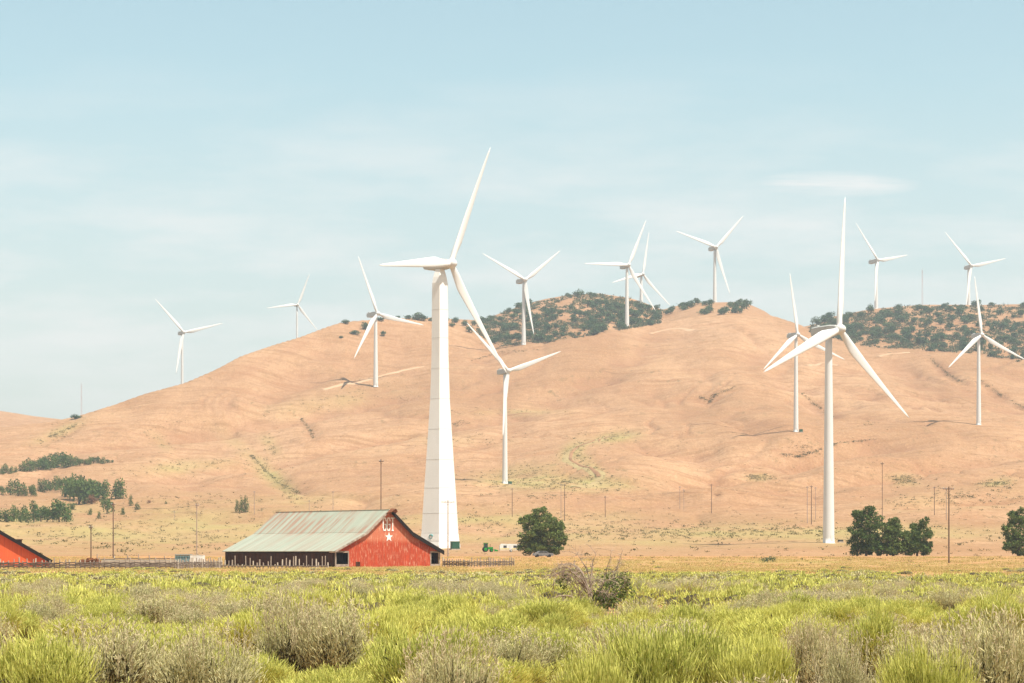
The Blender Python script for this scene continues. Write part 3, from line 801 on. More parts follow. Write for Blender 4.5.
# ------------------------------------------------------------------ fences
POST_MESH = {}
def post_mesh(kind, i):
    k = (kind, i)
    if k not in POST_MESH:
        r_ = random.Random(str(k)); mb = MB(); h = 1.0
        rr_ = .085 + .05 * r_.random()
        lean = r_.uniform(-.06, .06)
        mb.tube([(0, 0, -.25), (lean * .5, 0, .5), (lean, r_.uniform(-.03, .03), 1)], [rr_ * 1.1, rr_, rr_ * .9], 7)
        POST_MESH[k] = mb.mesh('post', M['fence_pale'] if kind == 'pale' else M['fence_wood'])
    return POST_MESH[k]
def fence(path, spacing, hmin, hmax, label, rails=3, pale=.2, boards=False):
    W = []
    for px, py, D in path:
        x = (px - CX) * D / F; W.append(np.array([x, D, float(ground(x, D))]))
    r = empty('corral_fence', W[0]); tag(r, label, 'fence', 'corral fences by the barns')
    pts = []
    for a, b in zip(W[:-1], W[1:]):
        n = max(1, int(np.linalg.norm(b - a) / spacing))
        for i in range(n): pts.append(a + (b - a) * (i + random.uniform(-.25, .25)) / n)
    pts.append(W[-1])
    pts = pts[:98]
    for i, p in enumerate(pts):
        p = np.array([p[0], p[1], float(ground(p[0], p[1]))])
        o = link('post', post_mesh('pale' if random.random() < pale else 'dark', random.randrange(5)), r, (p - W[0]), random.uniform(0, 6), (1, 1, random.uniform(hmin, hmax)))
    for k in range(rails):
        mb = MB(); z = .25 + (hmin - .35) * (k + .5) / rails
        for a, b in zip(pts[:-1], pts[1:]):
            aa = a - W[0]; bb = b - W[0]
            aa = np.array([aa[0], aa[1] - .1, float(ground(a[0], a[1])) - W[0][2] + z + random.uniform(-.08, .08)]); bb = np.array([bb[0], bb[1] - .1, float(ground(b[0], b[1])) - W[0][2] + z + random.uniform(-.08, .08)])
            mb.tube([aa, bb], .09, 5)
        mb.build('rail', M['rail_wood'], r)
fence([(-60, 569, 376), (60, 569, 372), (175, 569, 376), (222, 568, 396)], .74, 1.2, 1.85, 'long weathered grey corral fence from the plain red barn to the star barn', 4, .25)
fence([(203, 568, 396), (300, 568, 394), (328, 568, 398)], .6, .6, 2.1, 'uneven fence stakes along dark side of star barn', 1, .3)
fence([(443, 563, 432), (470, 563, 424), (514, 562, 436)], .75, 1.1, 1.75, 'grey corral fence running right from the star barn', 3, .15)
fence([(100, 562, 470), (175, 562, 474)], 2.4, 1.2, 1.9, 'sparse fence behind the long pale feed trough', 2, .4)

# feed trough, rusty rake, trailers
def trough():
    D = 425; a = P(101, 565, D); r = empty('feed_trough', (a[0], D, float(ground(a[0], D)))); tag(r, 'long low pale concrete feed trough behind the corral fence', 'feed trough')
    L = 75 * D / F
    mb = MB(); mb.box((L / 2, 0, .55), (L, .15, 1.1)); mb.box((L / 2, .9, .65), (L, .15, 1.3)); mb.box((L / 2, .45, .2), (L, .8, .3))
    mb.build('basin', M['feed_concrete'], r)
    for i in range(6):
        mb = MB(); mb.box((L * (i + .5) / 6, -.16, .5), (.25, .2, 1.05)); mb.build('rib', M['fence_wood'], r)
trough()
def wheel(parent, x, y, R_, w, axis='y', rim=None):
    mb = MB(); mb.lathe([(R_ * .62, -w / 2), (R_ * .93, -w / 2), (R_, -w * .3), (R_, w * .3), (R_ * .93, w / 2), (R_ * .62, w / 2)], 18, 0, (x, y, R_), axis)
    wo = mb.build('wheel', M['tyre'], parent)
    mb = MB(); mb.lathe([(R_ * .1, -w * .58), (R_ * .6, -w * .52), (R_ * .6, w * .52), (R_ * .1, w * .58)], 14, 0, (x, y, R_), axis)
    mb.build('rim', rim or M['white_old'], wo)
def hay_rake():
    D = 428; a = P(90, 565, D); r = empty('hay_rake', (a[0], D, float(ground(a[0], D))), .2); tag(r, 'rusty farm hay rake behind the corral fence', 'hay rake')
    mb = MB(); mb.tube([(-1.3, 0, .9), (1.3, 0, 1.5)], .09, 6); mb.tube([(0, 0, 1.1), (0, -1.6, .6)], .08, 6); mb.tube([(-1.3, .6, .9), (1.3, .6, 1.4)], .07, 6); mb.box((0, .3, 1.45), (1.2, .5, .25)); mb.build('frame', M['rust'], r)
    for x in (-1.35, -.45, .45, 1.35):
        mb = MB(); R_ = .68
        mb.lathe([(R_ - .07, -.03), (R_, -.03), (R_, .03), (R_ - .07, .03)], 20, 0, (x, .2, R_), 'y')
        for k in range(10):
            w = k * math.pi / 5; mb.tube([(x, .2, R_), (x + R_ * math.cos(w), .2, R_ + R_ * math.sin(w))], .02, 4)
        mb.build('tine_wheel', M['rust'], r)
hay_rake()
def stock_trailer():
    D = 440; a = P(183.5, 564, D); r = empty('stock_trailer', (a[0], D, float(ground(a[0], D))), .08); tag(r, 'blue-grey livestock trailer with open slats beside a white box trailer', 'trailer')
    L, Wd, Ht = 3.0, 2.0, 1.65
    mb = MB(); mb.box((0, 0, .6), (L, Wd, .16)); mb.box((0, Wd / 2 - .04, 1.3), (L, .06, 1.3)); mb.box((0, -Wd / 2 + .04, .95), (L, .06, .6))
    for x in np.linspace(-L / 2 + .05, L / 2 - .05, 7): mb.box((x, -Wd / 2 + .05, 1.35), (.1, .08, 1.4))
    for z in (1.42, 1.72): mb.box((0, -Wd / 2 + .06, z), (L, .05, .1))
    mb.build('body', M['stock_grey'], r)
    mb = MB(); mb.box((0, 0, 2.08), (L + .1, Wd + .1, .1)); mb.build('roof', M['stock_grey'], r)
    for x in (-.45, .45):
        for y in (-Wd / 2 - .08, Wd / 2 + .08): wheel(r, x, y, .36, .2)
    mb = MB(); mb.tube([(-L / 2, 0, .55), (-L / 2 - 1.1, 0, .5)], .06, 6); mb.build('tow_bar', M['grey_metal'], r)
stock_trailer()
def box_trailer():
    D = 438; a = P(197.5, 564, D); r = empty('box_trailer', (a[0], D, float(ground(a[0], D))), -.05); tag(r, 'small white enclosed box trailer left of the star barn', 'trailer')
    L, Wd, Ht = 2.4, 1.8, 1.45
    mb = MB(); mb.box((0, 0, .5 + Ht / 2), (L, Wd, Ht)); mb.box((0, 0, .5 + Ht + .04), (L + .06, Wd + .06, .08)); mb.build('body', M['white_old'], r)
    mb = MB(); mb.box((.35, -Wd / 2 - .015, 1.2), (.7, .04, 1.2)); mb.build('door', M['white'], r)
    for y in (-Wd / 2 - .05, Wd / 2 + .05): wheel(r, 0.1, y, .34, .2)
    mb = MB(); mb.tube([(L / 2, 0, .48), (L / 2 + .9, 0, .42)], .05, 6); mb.build('tow_bar', M['grey_metal'], r)
box_trailer()
def tractor():
    p = gpt(488, 552, 450); s = p[1] / F; r = empty('tractor', p, math.radians(8)); tag(r, 'green farm tractor parked between tower foot and camper', 'tractor')
    mb = MB(); mb.box((.5, 0, 1.15), (2.0, .8, .75)); mb.box((1.45, 0, 1.05), (.15, .7, .7)); mb.box((-.8, 0, 1.0), (1.1, .9, .5)); mb.build('body', M['green_paint'], r)
    mb = MB()
    for x in (-1.25, -.15):
        for y in (-.6, .6): mb.box((x, y, 1.95), (.1, .1, 1.5))
    mb.box((-.7, 0, 2.75), (1.5, 1.5, .14)); mb.build('cab', M['green_paint'], r)
    mb = MB(); mb.box((-.72, 0, 2.0), (1.0, 1.12, 1.3)); mb.build('cab_glass', M['glass'], r)
    mb = MB(); mb.tube([(.7, .2, 1.5), (.7, .2, 2.4)], .06, 8); mb.build('exhaust', M['tyre'], r)
    for y in (-.85, .85):
        wheel(r, -.85, y, .85, .45, rim=M['green_paint']); wheel(r, 1.05, y, .5, .3, rim=M['green_paint'])
    mb = MB(); mb.box((2.5, 0, .45), (.9, 1.8, .5)); mb.box((2.0, .4, .75), (1.0, .12, .14)); mb.box((2.0, -.4, .75), (1.0, .12, .14)); mb.build('loader_bucket', M['green_paint'], r)
tractor()
def camper():
    p = gpt(510, 552, 450); r = empty('camper_trailer', p, math.radians(4)); tag(r, 'white camper trailer left of the leafy tree', 'camper')
    L, Wd = 6.4, 2.3
    mb = MB(); prof = [(-L / 2, .55), (L / 2, .55), (L / 2, 1.9), (L / 2 - .35, 2.45), (-L / 2 + .5, 2.55), (-L / 2, 2.0)]
    mb.prism(prof[::-1], Wd, (0, -Wd / 2, 0), (1, 0, 0), (0, 1, 0), (0, 0, 1)); mb.build('body', M['white_old'], r)
    for x in (-1.6, 1.5):
        mb = MB(); mb.box((x, -Wd / 2 - .02, 1.65), (1.0, .06, .7)); mb.build('window', M['glass'], r)
    mb = MB(); mb.box((0.1, -Wd / 2 - .02, 1.4), (.7, .06, 1.6)); mb.build('door', M['white'], r)
    mb = MB(); mb.box((0, -Wd / 2 - .015, .95), (L - .2, .04, .2)); mb.build('stripe', M['yellow_paint'], r)
    for y in (-Wd / 2 - .0, Wd / 2 + .0): wheel(r, .3, y, .36, .24)
    mb = MB(); mb.tube([(-L / 2, 0, .55), (-L / 2 - 1.2, 0, .5)], .06, 6); mb.build('tow_bar', M['grey_metal'], r)
camper()
def car():
    p = gpt(543, 557.2, 400); r = empty('parked_car', p, math.radians(10)); tag(r, 'grey old car parked under the right side of the leafy tree', 'car')
    prof = [(-2.3, .35), (2.3, .35), (2.35, .75), (2.1, .92), (1.2, 1.0), (.6, 1.42), (-.9, 1.45), (-1.6, 1.02), (-2.25, .92), (-2.35, .6)]
    mb = MB(); mb.prism(prof[::-1], 1.75, (0, -.88, 0), (1, 0, 0), (0, 1, 0), (0, 0, 1)); mb.build('body', M['car_grey'], r)
    for x0, x1, x2, x3 in ((.1, 1.0, .52, .1), (-1.3, 0, 0, -.85)):
        for y in (-.895, .89):
            mb = MB(); mb.prism([(x0, 1.02), (x1, 1.02), (x2, 1.36), (x3, 1.38)][::-1], .02, (0, y, 0), (1, 0, 0), (0, 1, 0), (0, 0, 1)); mb.build('window', M['glass'], r)
    for x in (-1.45, 1.4):
        for y in (-.85, .85): wheel(r, x, y, .34, .2, rim=M['tyre'])
    for y in (-.55, .55):
        mb = MB(); mb.box((2.33, y, .72), (.06, .3, .16)); mb.build('headlight', M['white'], r)
car()

# ------------------------------------------------------------------ poles
def pole(px, top, base, label, m='pole_wood', arm=1.6, rad=.15, D=None, arms=1, group=None):
    if D is None:
        p = gpt(px, base, 300)
    else:
        x = (px - CX) * D / F; p = np.array([x, D, float(ground(x, D))])
    h = CH + (HY - top) * p[1] / F - p[2]
    r = empty('utility_pole', p, random.uniform(-.5, .5)); tag(r, label, 'utility pole', group)
    rad *= .82
    mb = MB(); mb.tube([(0, 0, -.3), (0, 0, h)], [rad, rad * .7], 8); mb.build('pole', M[m], r)
    for k in range(arms):
        z = h - .5 - k * 1.3
        mb = MB(); mb.box((0, .16, z), (arm, .12, .16)); mb.tube([(-arm * .3, .1, z), (0, .1, z - .7)], .03, 4); mb.tube([(arm * .3, .1, z), (0, .1, z - .7)], .03, 4)
        mb.build('crossarm', M[m], r)
        for x in (-arm * .45, -arm * .2, arm * .45):
            ib = MB(); ib.lathe([(.05, 0), (.07, .06), (.04, .12), (.07, .18), (.03, .24)], 8, 0, (x, .16, z + .08)); ib.build('insulator', M['grey_metal'], r)
    return np.array([p[0], p[1], p[2] + h - .4])
GP = 'utility poles around the farm and slope'
tops = {}
tops['a'] = pole(91, 525, 566, 'short dark pole behind the rusty rake', rad=.16, arm=.7, group=GP)
tops['b'] = pole(113.2, 502.5, 558, 'brown pole right of the rusty rake, before the grove', rad=.17, arm=.9, group=GP)
tops['c'] = pole(196.8, 503, 560, 'thin pale pole rising behind the white box trailer', 'pole_grey', rad=.13, arm=.8, group=GP)
tops['d'] = pole(381, 459, 0, 'tall dark pole sticking up behind the ridge of star barn', D=520, rad=.15, arm=1.2, group=GP)
tops['e'] = pole(448, 500, 556.5, 'pinkish-grey pole with crossarm in front of the faceted white tower', 'pole_grey', rad=.18, arm=3.2, group=GP)
tops['f'] = pole(512.2, 488, 517, 'dark pole on the slope above the leafy tree', rad=.2, arm=2, group=GP)
pole(561, 484, 519, 'left of a pair of close poles on slope right of leafy tree', rad=.17, arm=1.5, m='pole_grey', group=GP)
pole(564.6, 484, 521, 'right of a pair of close poles on slope right of leafy tree', rad=.2, arm=1.5, group=GP)
pole(605.2, 496, 517.5, 'short reddish pole alone on the slope above the half-dead bush', rad=.2, arm=1.2, group=GP)
pole(679.8, 486, 509, 'faint pale pole on mid slope, left of a dark one', 'pole_grey', rad=.16, arm=1.2, group=GP)
pole(683.8, 489, 509.5, 'fainter shorter pole close beside another on mid slope', 'pole_grey', rad=.13, arm=1, group=GP)
tops['g'] = pole(711.5, 484, 513.5, 'dark single pole on the mid slope left of slim round tower', rad=.2, arm=2, group=GP)
pole(807.3, 486, 523.5, 'leftmost of three close poles left of the slim round tower', rad=.19, arm=1.3, m='pole_grey', group=GP)
tops['h'] = pole(811.4, 485.5, 524.5, 'middle of three close poles left of the slim round tower', rad=.21, arm=1.3, group=GP)
pole(815.6, 487, 519.5, 'rightmost and thinnest of three poles left of the slim round tower', rad=.15, arm=1.3, m='pole_grey', group=GP)
tops['i'] = pole(882.3, 462, 0, 'tall thin pole rising behind the leafy clump', D=830, rad=.14, arm=1.2, group=GP)
pole(934.4, 486.5, 515.5, 'shorter dark pole left of a pair near right border', rad=.21, arm=1.4, group=GP)
pole(946.3, 487, 520, 'pale pole with crossarm behind the nearest dark pole', 'pole_grey', rad=.18, arm=5, group=GP)
tops['j'] = pole(948.9, 486.5, 563, 'nearest dark wooden pole standing in the scrub right of the leafy clump', rad=.2, arm=2.4, group=GP)
pole(254.3, 491, 515, 'thin pole on slope behind left end of star barn', 'pole_grey', rad=.17, arm=1.2, group=GP)
pole(333, 491, 512, 'thin pole on slope above star barn roof', 'pole_grey', rad=.16, arm=1.2, group=GP)
pole(174.3, 511, 520, 'tiny thin pole on slope left of the white box trailer', 'pole_grey', rad=.12, arm=.8, group=GP)
pole(309.2, 500, 513, 'tiny faint pole on the slope, above the middle of the star barn roof', 'pole_grey', rad=.14, arm=.8, group=GP)
def wire(a, b, sag, label):
    n = 24; pts = []
    for i in range(n + 1):
        t = i / n; q = a + (b - a) * t; q[2] -= sag * 4 * t * (1 - t); pts.append(q)
    mb = MB(); mb.tube(pts, .022, 4); o = mb.build('power_line', M['wire']); tag(o, label, 'power line', 'overhead wires')
wire(tops['b'], tops['c'], .9, 'thin wire strung from brown pole to pale pole')
wire(tops['f'], tops['g'], 5, 'thin wire strung across the mid slope between two dark poles')
wire(tops['g'], tops['h'], 3, 'thin wire strung from single dark pole to the three poles')

def mast(px, top, D, label, base=None):
    x = (px - CX) * D / F; z = float(ground(x, D)); h = CH + (HY - top) * D / F - z
    r = empty('lattice_mast', (x, D, z - .3)); tag(r, label, 'radio mast')
    w0, w1 = .75, .45
    mb = MB(); c = [(-1, -.6), (1, -.6), (0, 1.1)]
    for a in c: mb.tube([(a[0] * w0, a[1] * w0, 0), (a[0] * w1, a[1] * w1, h)], .09, 5)
    n = int(h / 2.4)
    for i in range(n):
        z0, z1 = h * i / n, h * (i + 1) / n
        for k in range(3):
            a, b = c[k], c[(k + 1) % 3]; mb.tube([(a[0] * w0, a[1] * w0, z0), (b[0] * w0, b[1] * w0, z1)], .05, 4)
    mb.build('lattice', M['tower_steel'], r)
    mb = MB(); mb.tube([(0, 0, h), (0, 0, h + 3)], .06, 5); mb.build('antenna', M['tower_steel'], r)
mast(922.3, 270, 2730, 'faint tall lattice mast on wooded ridge between two turbines')
mast(81.5, 384, 2740, 'very faint thin mast in saddle at left below the leftmost turbine')

# ------------------------------------------------------------------ trees
def quads(cen, size, r, up=0.0, stretch=1.0):
    """random leaf-clump quads at the given centres"""
    n = len(cen)
    a = r.normal(size=(n, 3)); a /= np.linalg.norm(a, axis=1)[:, None]
    b = r.normal(size=(n, 3)); b -= (a * b).sum(1)[:, None] * a; b /= np.linalg.norm(b, axis=1)[:, None]
    s = size * r.uniform(.6, 1.3, n)
    a *= (s * .5)[:, None] * stretch; b *= (s * .5)[:, None]
    V = np.stack([cen - a, cen - b * .55 + a * .1, cen + a, cen + b * .55 + a * .1], 1).reshape(-1, 3)
    return V, np.arange(4 * n).reshape(-1, 4)
def crown_points(lobes, per, r):
    pts = []
    for x, y, z, rx, ry, rz in lobes:
        n = int(per * (rx * ry * rz) ** (2 / 3.)) + 4
        d = r.normal(size=(n, 3)); d /= np.linalg.norm(d, axis=1)[:, None]
        rad = r.uniform(.45, 1.0, n) ** .6
        wob = 1 + .22 * r.normal(size=n)
        pts.append(np.array([x, y, z]) + d * (rad * wob)[:, None] * np.array([rx, ry, rz]))
    return np.concatenate(pts)
M['oak'] = foliage('oak_leaves', (.035, .085, .045), (.12, .17, .075), trans=.25)
M['cotton'] = foliage('cottonwood_leaves', (.035, .08, .022), (.21, .25, .075), trans=.25)
M['grove'] = foliage('grove_leaves', (.04, .10, .035), (.16, .20, .06), trans=.25)
M['poplar'] = foliage('poplar_leaves', (.09, .14, .04), (.12, .15, .045), trans=.25)
M['brownleaf'] = foliage('brown_leaves', (.24, .12, .07), (.20, .11, .06), trans=.2)

def tree_trunk(name, h, r0, spread, nb, r, parent, z0=0.0):
    mb = MB()
    mb.tube([(0, 0, -.3), (.1 * r0, 0, h * .25), (-.15 * r0, .1, h * .55)], [r0, r0 * .75, r0 * .45], 8)
    for k in range(nb):
        w = 2 * math.pi * k / nb + r.uniform(-.4, .4); zz = h * r.uniform(.18, .5)
        e = np.array([math.cos(w) * spread, math.sin(w) * spread, h * r.uniform(.5, .85)])
        mb.tube([(0, 0, zz), (e[0] * .5, e[1] * .5, zz + (e[2] - zz) * .6), tuple(e)], [r0 * .4, r0 * .25, r0 * .07], 5)
    return mb.build(name, M['bark'], parent)

def big_tree(px, base, D, lobes, label, seed, per=900, leaf=.42, trunks=None, m='cotton', cat='tree', group=None, name='tree'):
    """lobes given in metres: across, depth, height, radii"""
    r = np.random.default_rng(seed)
    x = (px - CX) * D / F; p = np.array([x, D, float(ground(x, D))])
    root = empty(name, p); tag(root, label, cat, group)
    lob = []
    for L in lobes:
        lob.append(L)
        lob[-1] = (L[0], L[1], L[2], L[3] * .8, L[4] * .8, L[5] * .72)
        for _ in range(13):   # smaller clumps break up the outline
            d = r.normal(size=3); d /= np.linalg.norm(d); k = r.uniform(.2, .42)
            lob.append((L[0] + d[0] * L[3] * .9, L[1] + d[1] * L[4] * .9, max(.5, L[2] + d[2] * L[5] * .9), L[3] * k, L[4] * k, L[5] * k))
    c = crown_points(lob, per * .13, r)
    c = c[c[:, 2] > .15]
    V, q = quads(c, leaf, r, stretch=1.3)
    link('crown', np_mesh('crown', V, [q], M[m]), root)
    H = max(L[2] + L[5] for L in lobes)
    mb = MB()
    for tx, ty, tr in (trunks or [(0, 0, .35)]):
        mb.tube([(tx, ty, -.3), (tx + .15, ty, H * .22), (tx - .1, ty, H * .5)], [tr, tr * .8, tr * .4], 8)
        near = sorted(lobes, key=lambda L: abs(L[0] - tx) + abs(L[2] - H * .5) * .4)[:5]
        for L in near: mb.tube([(tx + .1, ty, H * .18), ((tx + L[0]) / 2, L[1] / 2, H * .18 + (L[2] - H * .18) * .6), (L[0], L[1], L[2])], [tr * .5, tr * .3, tr * .1], 6)
    mb.build('trunk', M['bark'], root)
    return root
u6 = 600 / F
def px_lobes(px0, base, D, L):
    """lobes measured as px, py, half sizes -> metres around the tree's foot"""
    k = D / F
    return [((a - px0) * k, dy, (base - b) * k, ra * k, ra * k * .9, rb * k) for a, b, ra, rb, dy in L]
DT = 585
big_tree(543, 556, DT, px_lobes(543, 556, DT, [(541, 514, 9, 7, 0), (530, 522, 11, 7, .5), (545, 524, 14, 9, -.5), (556, 529, 9, 8, .5), (532, 534, 12, 8, -.5), (549, 538, 14, 9, 0), (560, 539, 7, 7, -.3), (528, 546, 10, 8, .3), (541, 548, 15, 7, -.4), (553, 549, 10, 5, .3)]),
         'big dark green leafy tree standing alone right of the faceted tower', 11, 1000, .5, [(-.6, 0, .4), (.9, .3, .3)])
DG = 590
for (c, L, lab, sd, tr) in ((866, [(858, 517, 7, 8, 0), (868, 513, 8, 6, .3), (873, 522, 11, 10, -.3), (857, 531, 9, 9, .2), (870, 536, 13, 9, 0), (856, 543, 8, 7, .3), (874, 547, 10, 7, -.2), (866, 549, 9, 6, .4), (858, 550, 8, 6, .1), (879, 550, 8, 6, .2)], 'tallest dark tree at left of the leafy clump right of the slim tower', 21, [(0, 0, .35), (-2.2, 0, .25)]),
                         (893, [(889, 534, 9, 10, .2), (894, 522, 6, 6, 0), (893, 532, 11, 9, .3), (902, 539, 9, 8, -.2), (893, 546, 12, 8, .1), (905, 548, 7, 6, .2), (893, 551, 11, 5, .1)], 'middle dark tree of the leafy clump right of the slim tower', 22, [(0, 0, .3), (-1.5, .3, .2)]),
                         (917, [(908, 541, 8, 9, .2), (924, 523, 5, 6, 0), (915, 528, 6, 7, .2), (922, 535, 10, 8, -.2), (917, 545, 10, 8, .2), (927, 547, 6, 6, .3), (910, 551, 9, 5, .1), (924, 550, 8, 6, .1)], 'lighter rounder tree at right of the leafy clump', 23, [(0, 0, .3)])):
    big_tree(c, 556, DG, px_lobes(c, 556.5, DG, L), lab, sd, 900, .5, tr, group='leafy clump by the slim tower')
big_tree(1019, 556, DG, px_lobes(1019, 556, DG, [(1014, 518, 7, 7, 0), (1023, 515, 8, 8, .2), (1012, 530, 9, 9, -.2), (1024, 533, 12, 11, 0), (1010, 543, 7, 7, .2), (1020, 548, 15, 8, .1), (1030, 528, 9, 10, 0)]), 'leafy tree cut off by right border', 24, 900, .5)

def shrub(px, base, hpx, wpx, label, seed, m='oak', name='bush', group=None, dmin=300, leaf=None, per=500):
    p = gpt(px, base, dmin); k = p[1] / F; r = np.random.default_rng(seed)
    H, Wd = hpx * k, wpx * k
    lobes = [(r.uniform(-.3, .3) * Wd, r.uniform(-.2, .2) * Wd, H * r.uniform(.35, .65), Wd * r.uniform(.22, .34), Wd * .3, H * r.uniform(.3, .42)) for _ in range(6)]
    c = crown_points(lobes, 120, r); c = c[c[:, 2] > 0]
    V, q = quads(c, leaf or max(.25, .9 * k), r)
    root = empty(name, p); tag(root, label, 'bush', group)
    link('foliage', np_mesh('foliage', V, [q], M[m]), root)
    mb = MB()
    for i in range(4): mb.tube([(0, 0, -.2), (r.uniform(-.3, .3) * Wd, 0, H * .6)], [.1, .04], 5)
    mb.build('stem', M['bark'], root)
shrub(768, 562.5, 7, 16, 'small dark green bush alone on orange grass left of the slim tower foot', 31)

# prototypes for hillside trees: 1 m tall, copied and scaled
def proto_tree(seed, m, nleaf, leaf, tall=1.0, low=.12, kind='oak'):
    r = np.random.default_rng(seed)
    lobes = []
    n = 7
    for i in range(n):
        if kind == 'oak': lobes.append((r.uniform(-.26, .26), r.uniform(-.26, .26), r.uniform(.22, .70), r.uniform(.24, .36), r.uniform(.24, .36), r.uniform(.2, .3)))
        else:
            z = .16 + .72 * i / (n - 1); w = .30 * (1 - .6 * (z - .2) / .8) + .06
            lobes.append((r.uniform(-.1, .1), r.uniform(-.1, .1), z, w, w, .19))
    c = crown_points(lobes, nleaf, r); c = c[c[:, 2] > low]
    V, q = quads(c, leaf, r)
    cm = np_mesh('crown', V, [q], M[m])
    mb = MB(); mb.tube([(0, 0, -.06), (.01, 0, .3), (-.01, 0, .6)], [.045, .035, .02], 6)
    for k in range(4):
        w = k * 1.6 + r.uniform(0, 1); mb.tube([(0, 0, .25), (.2 * math.cos(w), .2 * math.sin(w), .55)], [.022, .008], 4)
    return cm, mb.mesh('trunk', M['bark'])
OAK = [proto_tree(50 + i, 'oak', 750, .15, low=.03) for i in range(7)]
GROVE = [proto_tree(70 + i, 'grove', 900, .12, low=.05, kind='oak' if i % 2 else 'tall') for i in range(6)]
POP = [proto_tree(90 + i, 'poplar', 900, .11, low=.05, kind='tall') for i in range(3)]
BROWN = [proto_tree(97, 'brownleaf', 600, .14, low=.05)]
def put_tree(protos, p, H, wid, label, group, name, parts=True):
    cm, tm = random.choice(protos)
    root = empty(name, p, random.uniform(0, 6.28)); tag(root, label, 'tree', group)
    root.scale = (H * wid, H * wid, H)
    c = link('crown', cm, root)
    link('trunk', tm, root)
    return root
# wooded hilltops
def wood(px0, px1, n, label, group, hmin, hmax, dens, seed, pybot):
    r = np.random.default_rng(seed); k = 0; tries = 0
    used = []
    while k < n and tries < 60000:
        tries += 1
        px = r.uniform(px0, px1)
        bt = float(np.interp(px, PXS, cBp)); at = pybot(px)
        if at - bt < 2: continue
        py = r.uniform(bt + .6, at)
        if fbm(px / 22.0 + seed, py / 11.0, 2) < dens: continue
        if any((px - a) ** 2 + ((py - b) * 1.5) ** 2 < 10 for a, b in used): continue
        D = hit(px, py, 2000)
        if D is None or D > 2850: continue
        x = (px - CX) * D / F
        H = r.uniform(hmin, hmax) * D / F
        put_tree(OAK, (x, D, float(ground(x, D)) - .3), H, r.uniform(.95, 1.5), label, group, 'oak_tree')
        used.append((px, py)); k += 1
aPy = lambda px: float(np.interp(px, PXS, cAp))
wood(478, 660, 128, 'round dark oak among those covering the wooded hill beside the turbine with Y blades', 'oaks on the wooded hill', 5.5, 10, -.38, 1, lambda q: aPy(q) + 2)
wood(664, 768, 22, 'round dark oak on the small knoll in front of the knoll turbine', 'oaks on the small knoll', 6, 10, -.05, 2, lambda q: 315)
wood(812, 1040, 146, 'round dark oak among those covering the wooded ridge below the lattice mast', 'oaks on the wooded ridge', 5.5, 10, -.8, 3, lambda q: aPy(q) + 2)
for px, py, h in ((408, 319, 6), (416, 320, 9), (424, 321, 8), (431, 321, 5), (441, 321, 8), (446, 322, 6), (456, 323, 7), (466, 326, 7), (474, 326, 6), (398, 319, 4), (452, 327, 5), (470, 333, 8)):
    D = hit(px, py, 1900) or 2300
    x = (px - CX) * D / F
    put_tree(OAK, (x, D, float(ground(x, D)) - .3), h * D / F, 1.25, 'dark oak on brown crest near the upper tower of the tallest turbine', 'oaks on the brown crest', 'oak_tree')
for px, py, h, wd, lab in ((346.5, 323.5, 4, 2.0, 'low dark bush at left end of the brown crest'), (365, 329, 7, 1.2, 'rounder dark bush on brown crest, above two lower bushes'),
                       (355, 334, 4.5, 2.2, 'wide low dark bush under the rounder one on brown crest'), (341, 338, 3, 1.4, 'smallest dark bush below the brown crest'), (383, 336, 5, 1.2, 'dark bush just right of the turbine by the pale dirt road'),
                       (381, 320, 3, 3.5, 'long flat dark bush along the brown crest'), (75, 419, 5, 2.0, 'dark bush clump in the saddle at the far left')):
    D = hit(px, py, 1500) or 2350
    x = (px - CX) * D / F
    put_tree(OAK, (x, D, float(ground(x, D)) - .4), h * D / F * 1.15, wd, lab, 'lone bushes on the brown crest', 'bush')
# groves at the left: base line, heights in pixels
r_ = np.random.default_rng(5)
GA, GB, GC = 'upper row of grove trees', 'middle row of grove trees', 'lower row of grove trees'
for px in list(np.arange(-12, 113, 4.6)):
    base = 474 - px * .105 + r_.uniform(-1, 1); h = np.interp(px, [-12, 8, 20, 28, 45, 62, 75, 90, 104, 113], [9, 8, 7, 12, 16, 15, 9, 9, 6, 4]) * r_.uniform(.8, 1.15)
    p = gpt(px, base, 900); put_tree(GROVE, p - [0, 0, .4], h * p[1] / F, r_.uniform(.9, 1.3), 'bushy green tree in uppermost of the three left groves', GA, 'grove_tree')
for px, base, h in ([(x, 496, y) for x, y in ((-8, 13), (3, 11), (10, 16), (18, 17), (24, 14), (31, 14), (34, 12))] + [(x, b, y) for x, b, y in ((40, 492, 13), (45, 492, 14), (50, 491, 13), (56, 491, 15), (61, 492, 16), (66, 497, 21), (70, 500, 25), (74, 502, 27), (79, 505, 29), (84, 504, 27), (89, 503, 26), (94, 501, 24), (99, 500, 22), (104, 500, 20), (72, 494, 20), (82, 495, 20), (92, 494, 17))]):
    p = gpt(px, base + r_.uniform(-.6, .6), 900); put_tree(GROVE, p - [0, 0, .4], h * p[1] / F, r_.uniform(.65, .95), 'tall green tree in the middle of the three left groves', GB, 'grove_tree')
for px, base, h, lab in ((115.5, 499, 20, 'darker tall tree standing apart at right end of middle grove, left one'), (120.5, 499, 21, 'darker tall tree standing apart at right end of middle grove, right one')):
    p = gpt(px, base, 900); put_tree(GROVE, p - [0, 0, .4], h * p[1] / F, .8, lab, GB, 'grove_tree')
for px, h in ((-8, 15), (-1, 13), (6, 16), (13, 17), (20, 17), (26, 17), (34, 22), (41, 17), (47, 18), (53, 16), (59, 27), (65, 19), (68, 15)):
    p = gpt(px, 522 + r_.uniform(-.6, .8), 900); put_tree(GROVE, p - [0, 0, .4], h * p[1] / F, r_.uniform(.7, .95), 'tall green tree in the lowest of the three left groves, behind the plain red barn', GC, 'grove_tree')
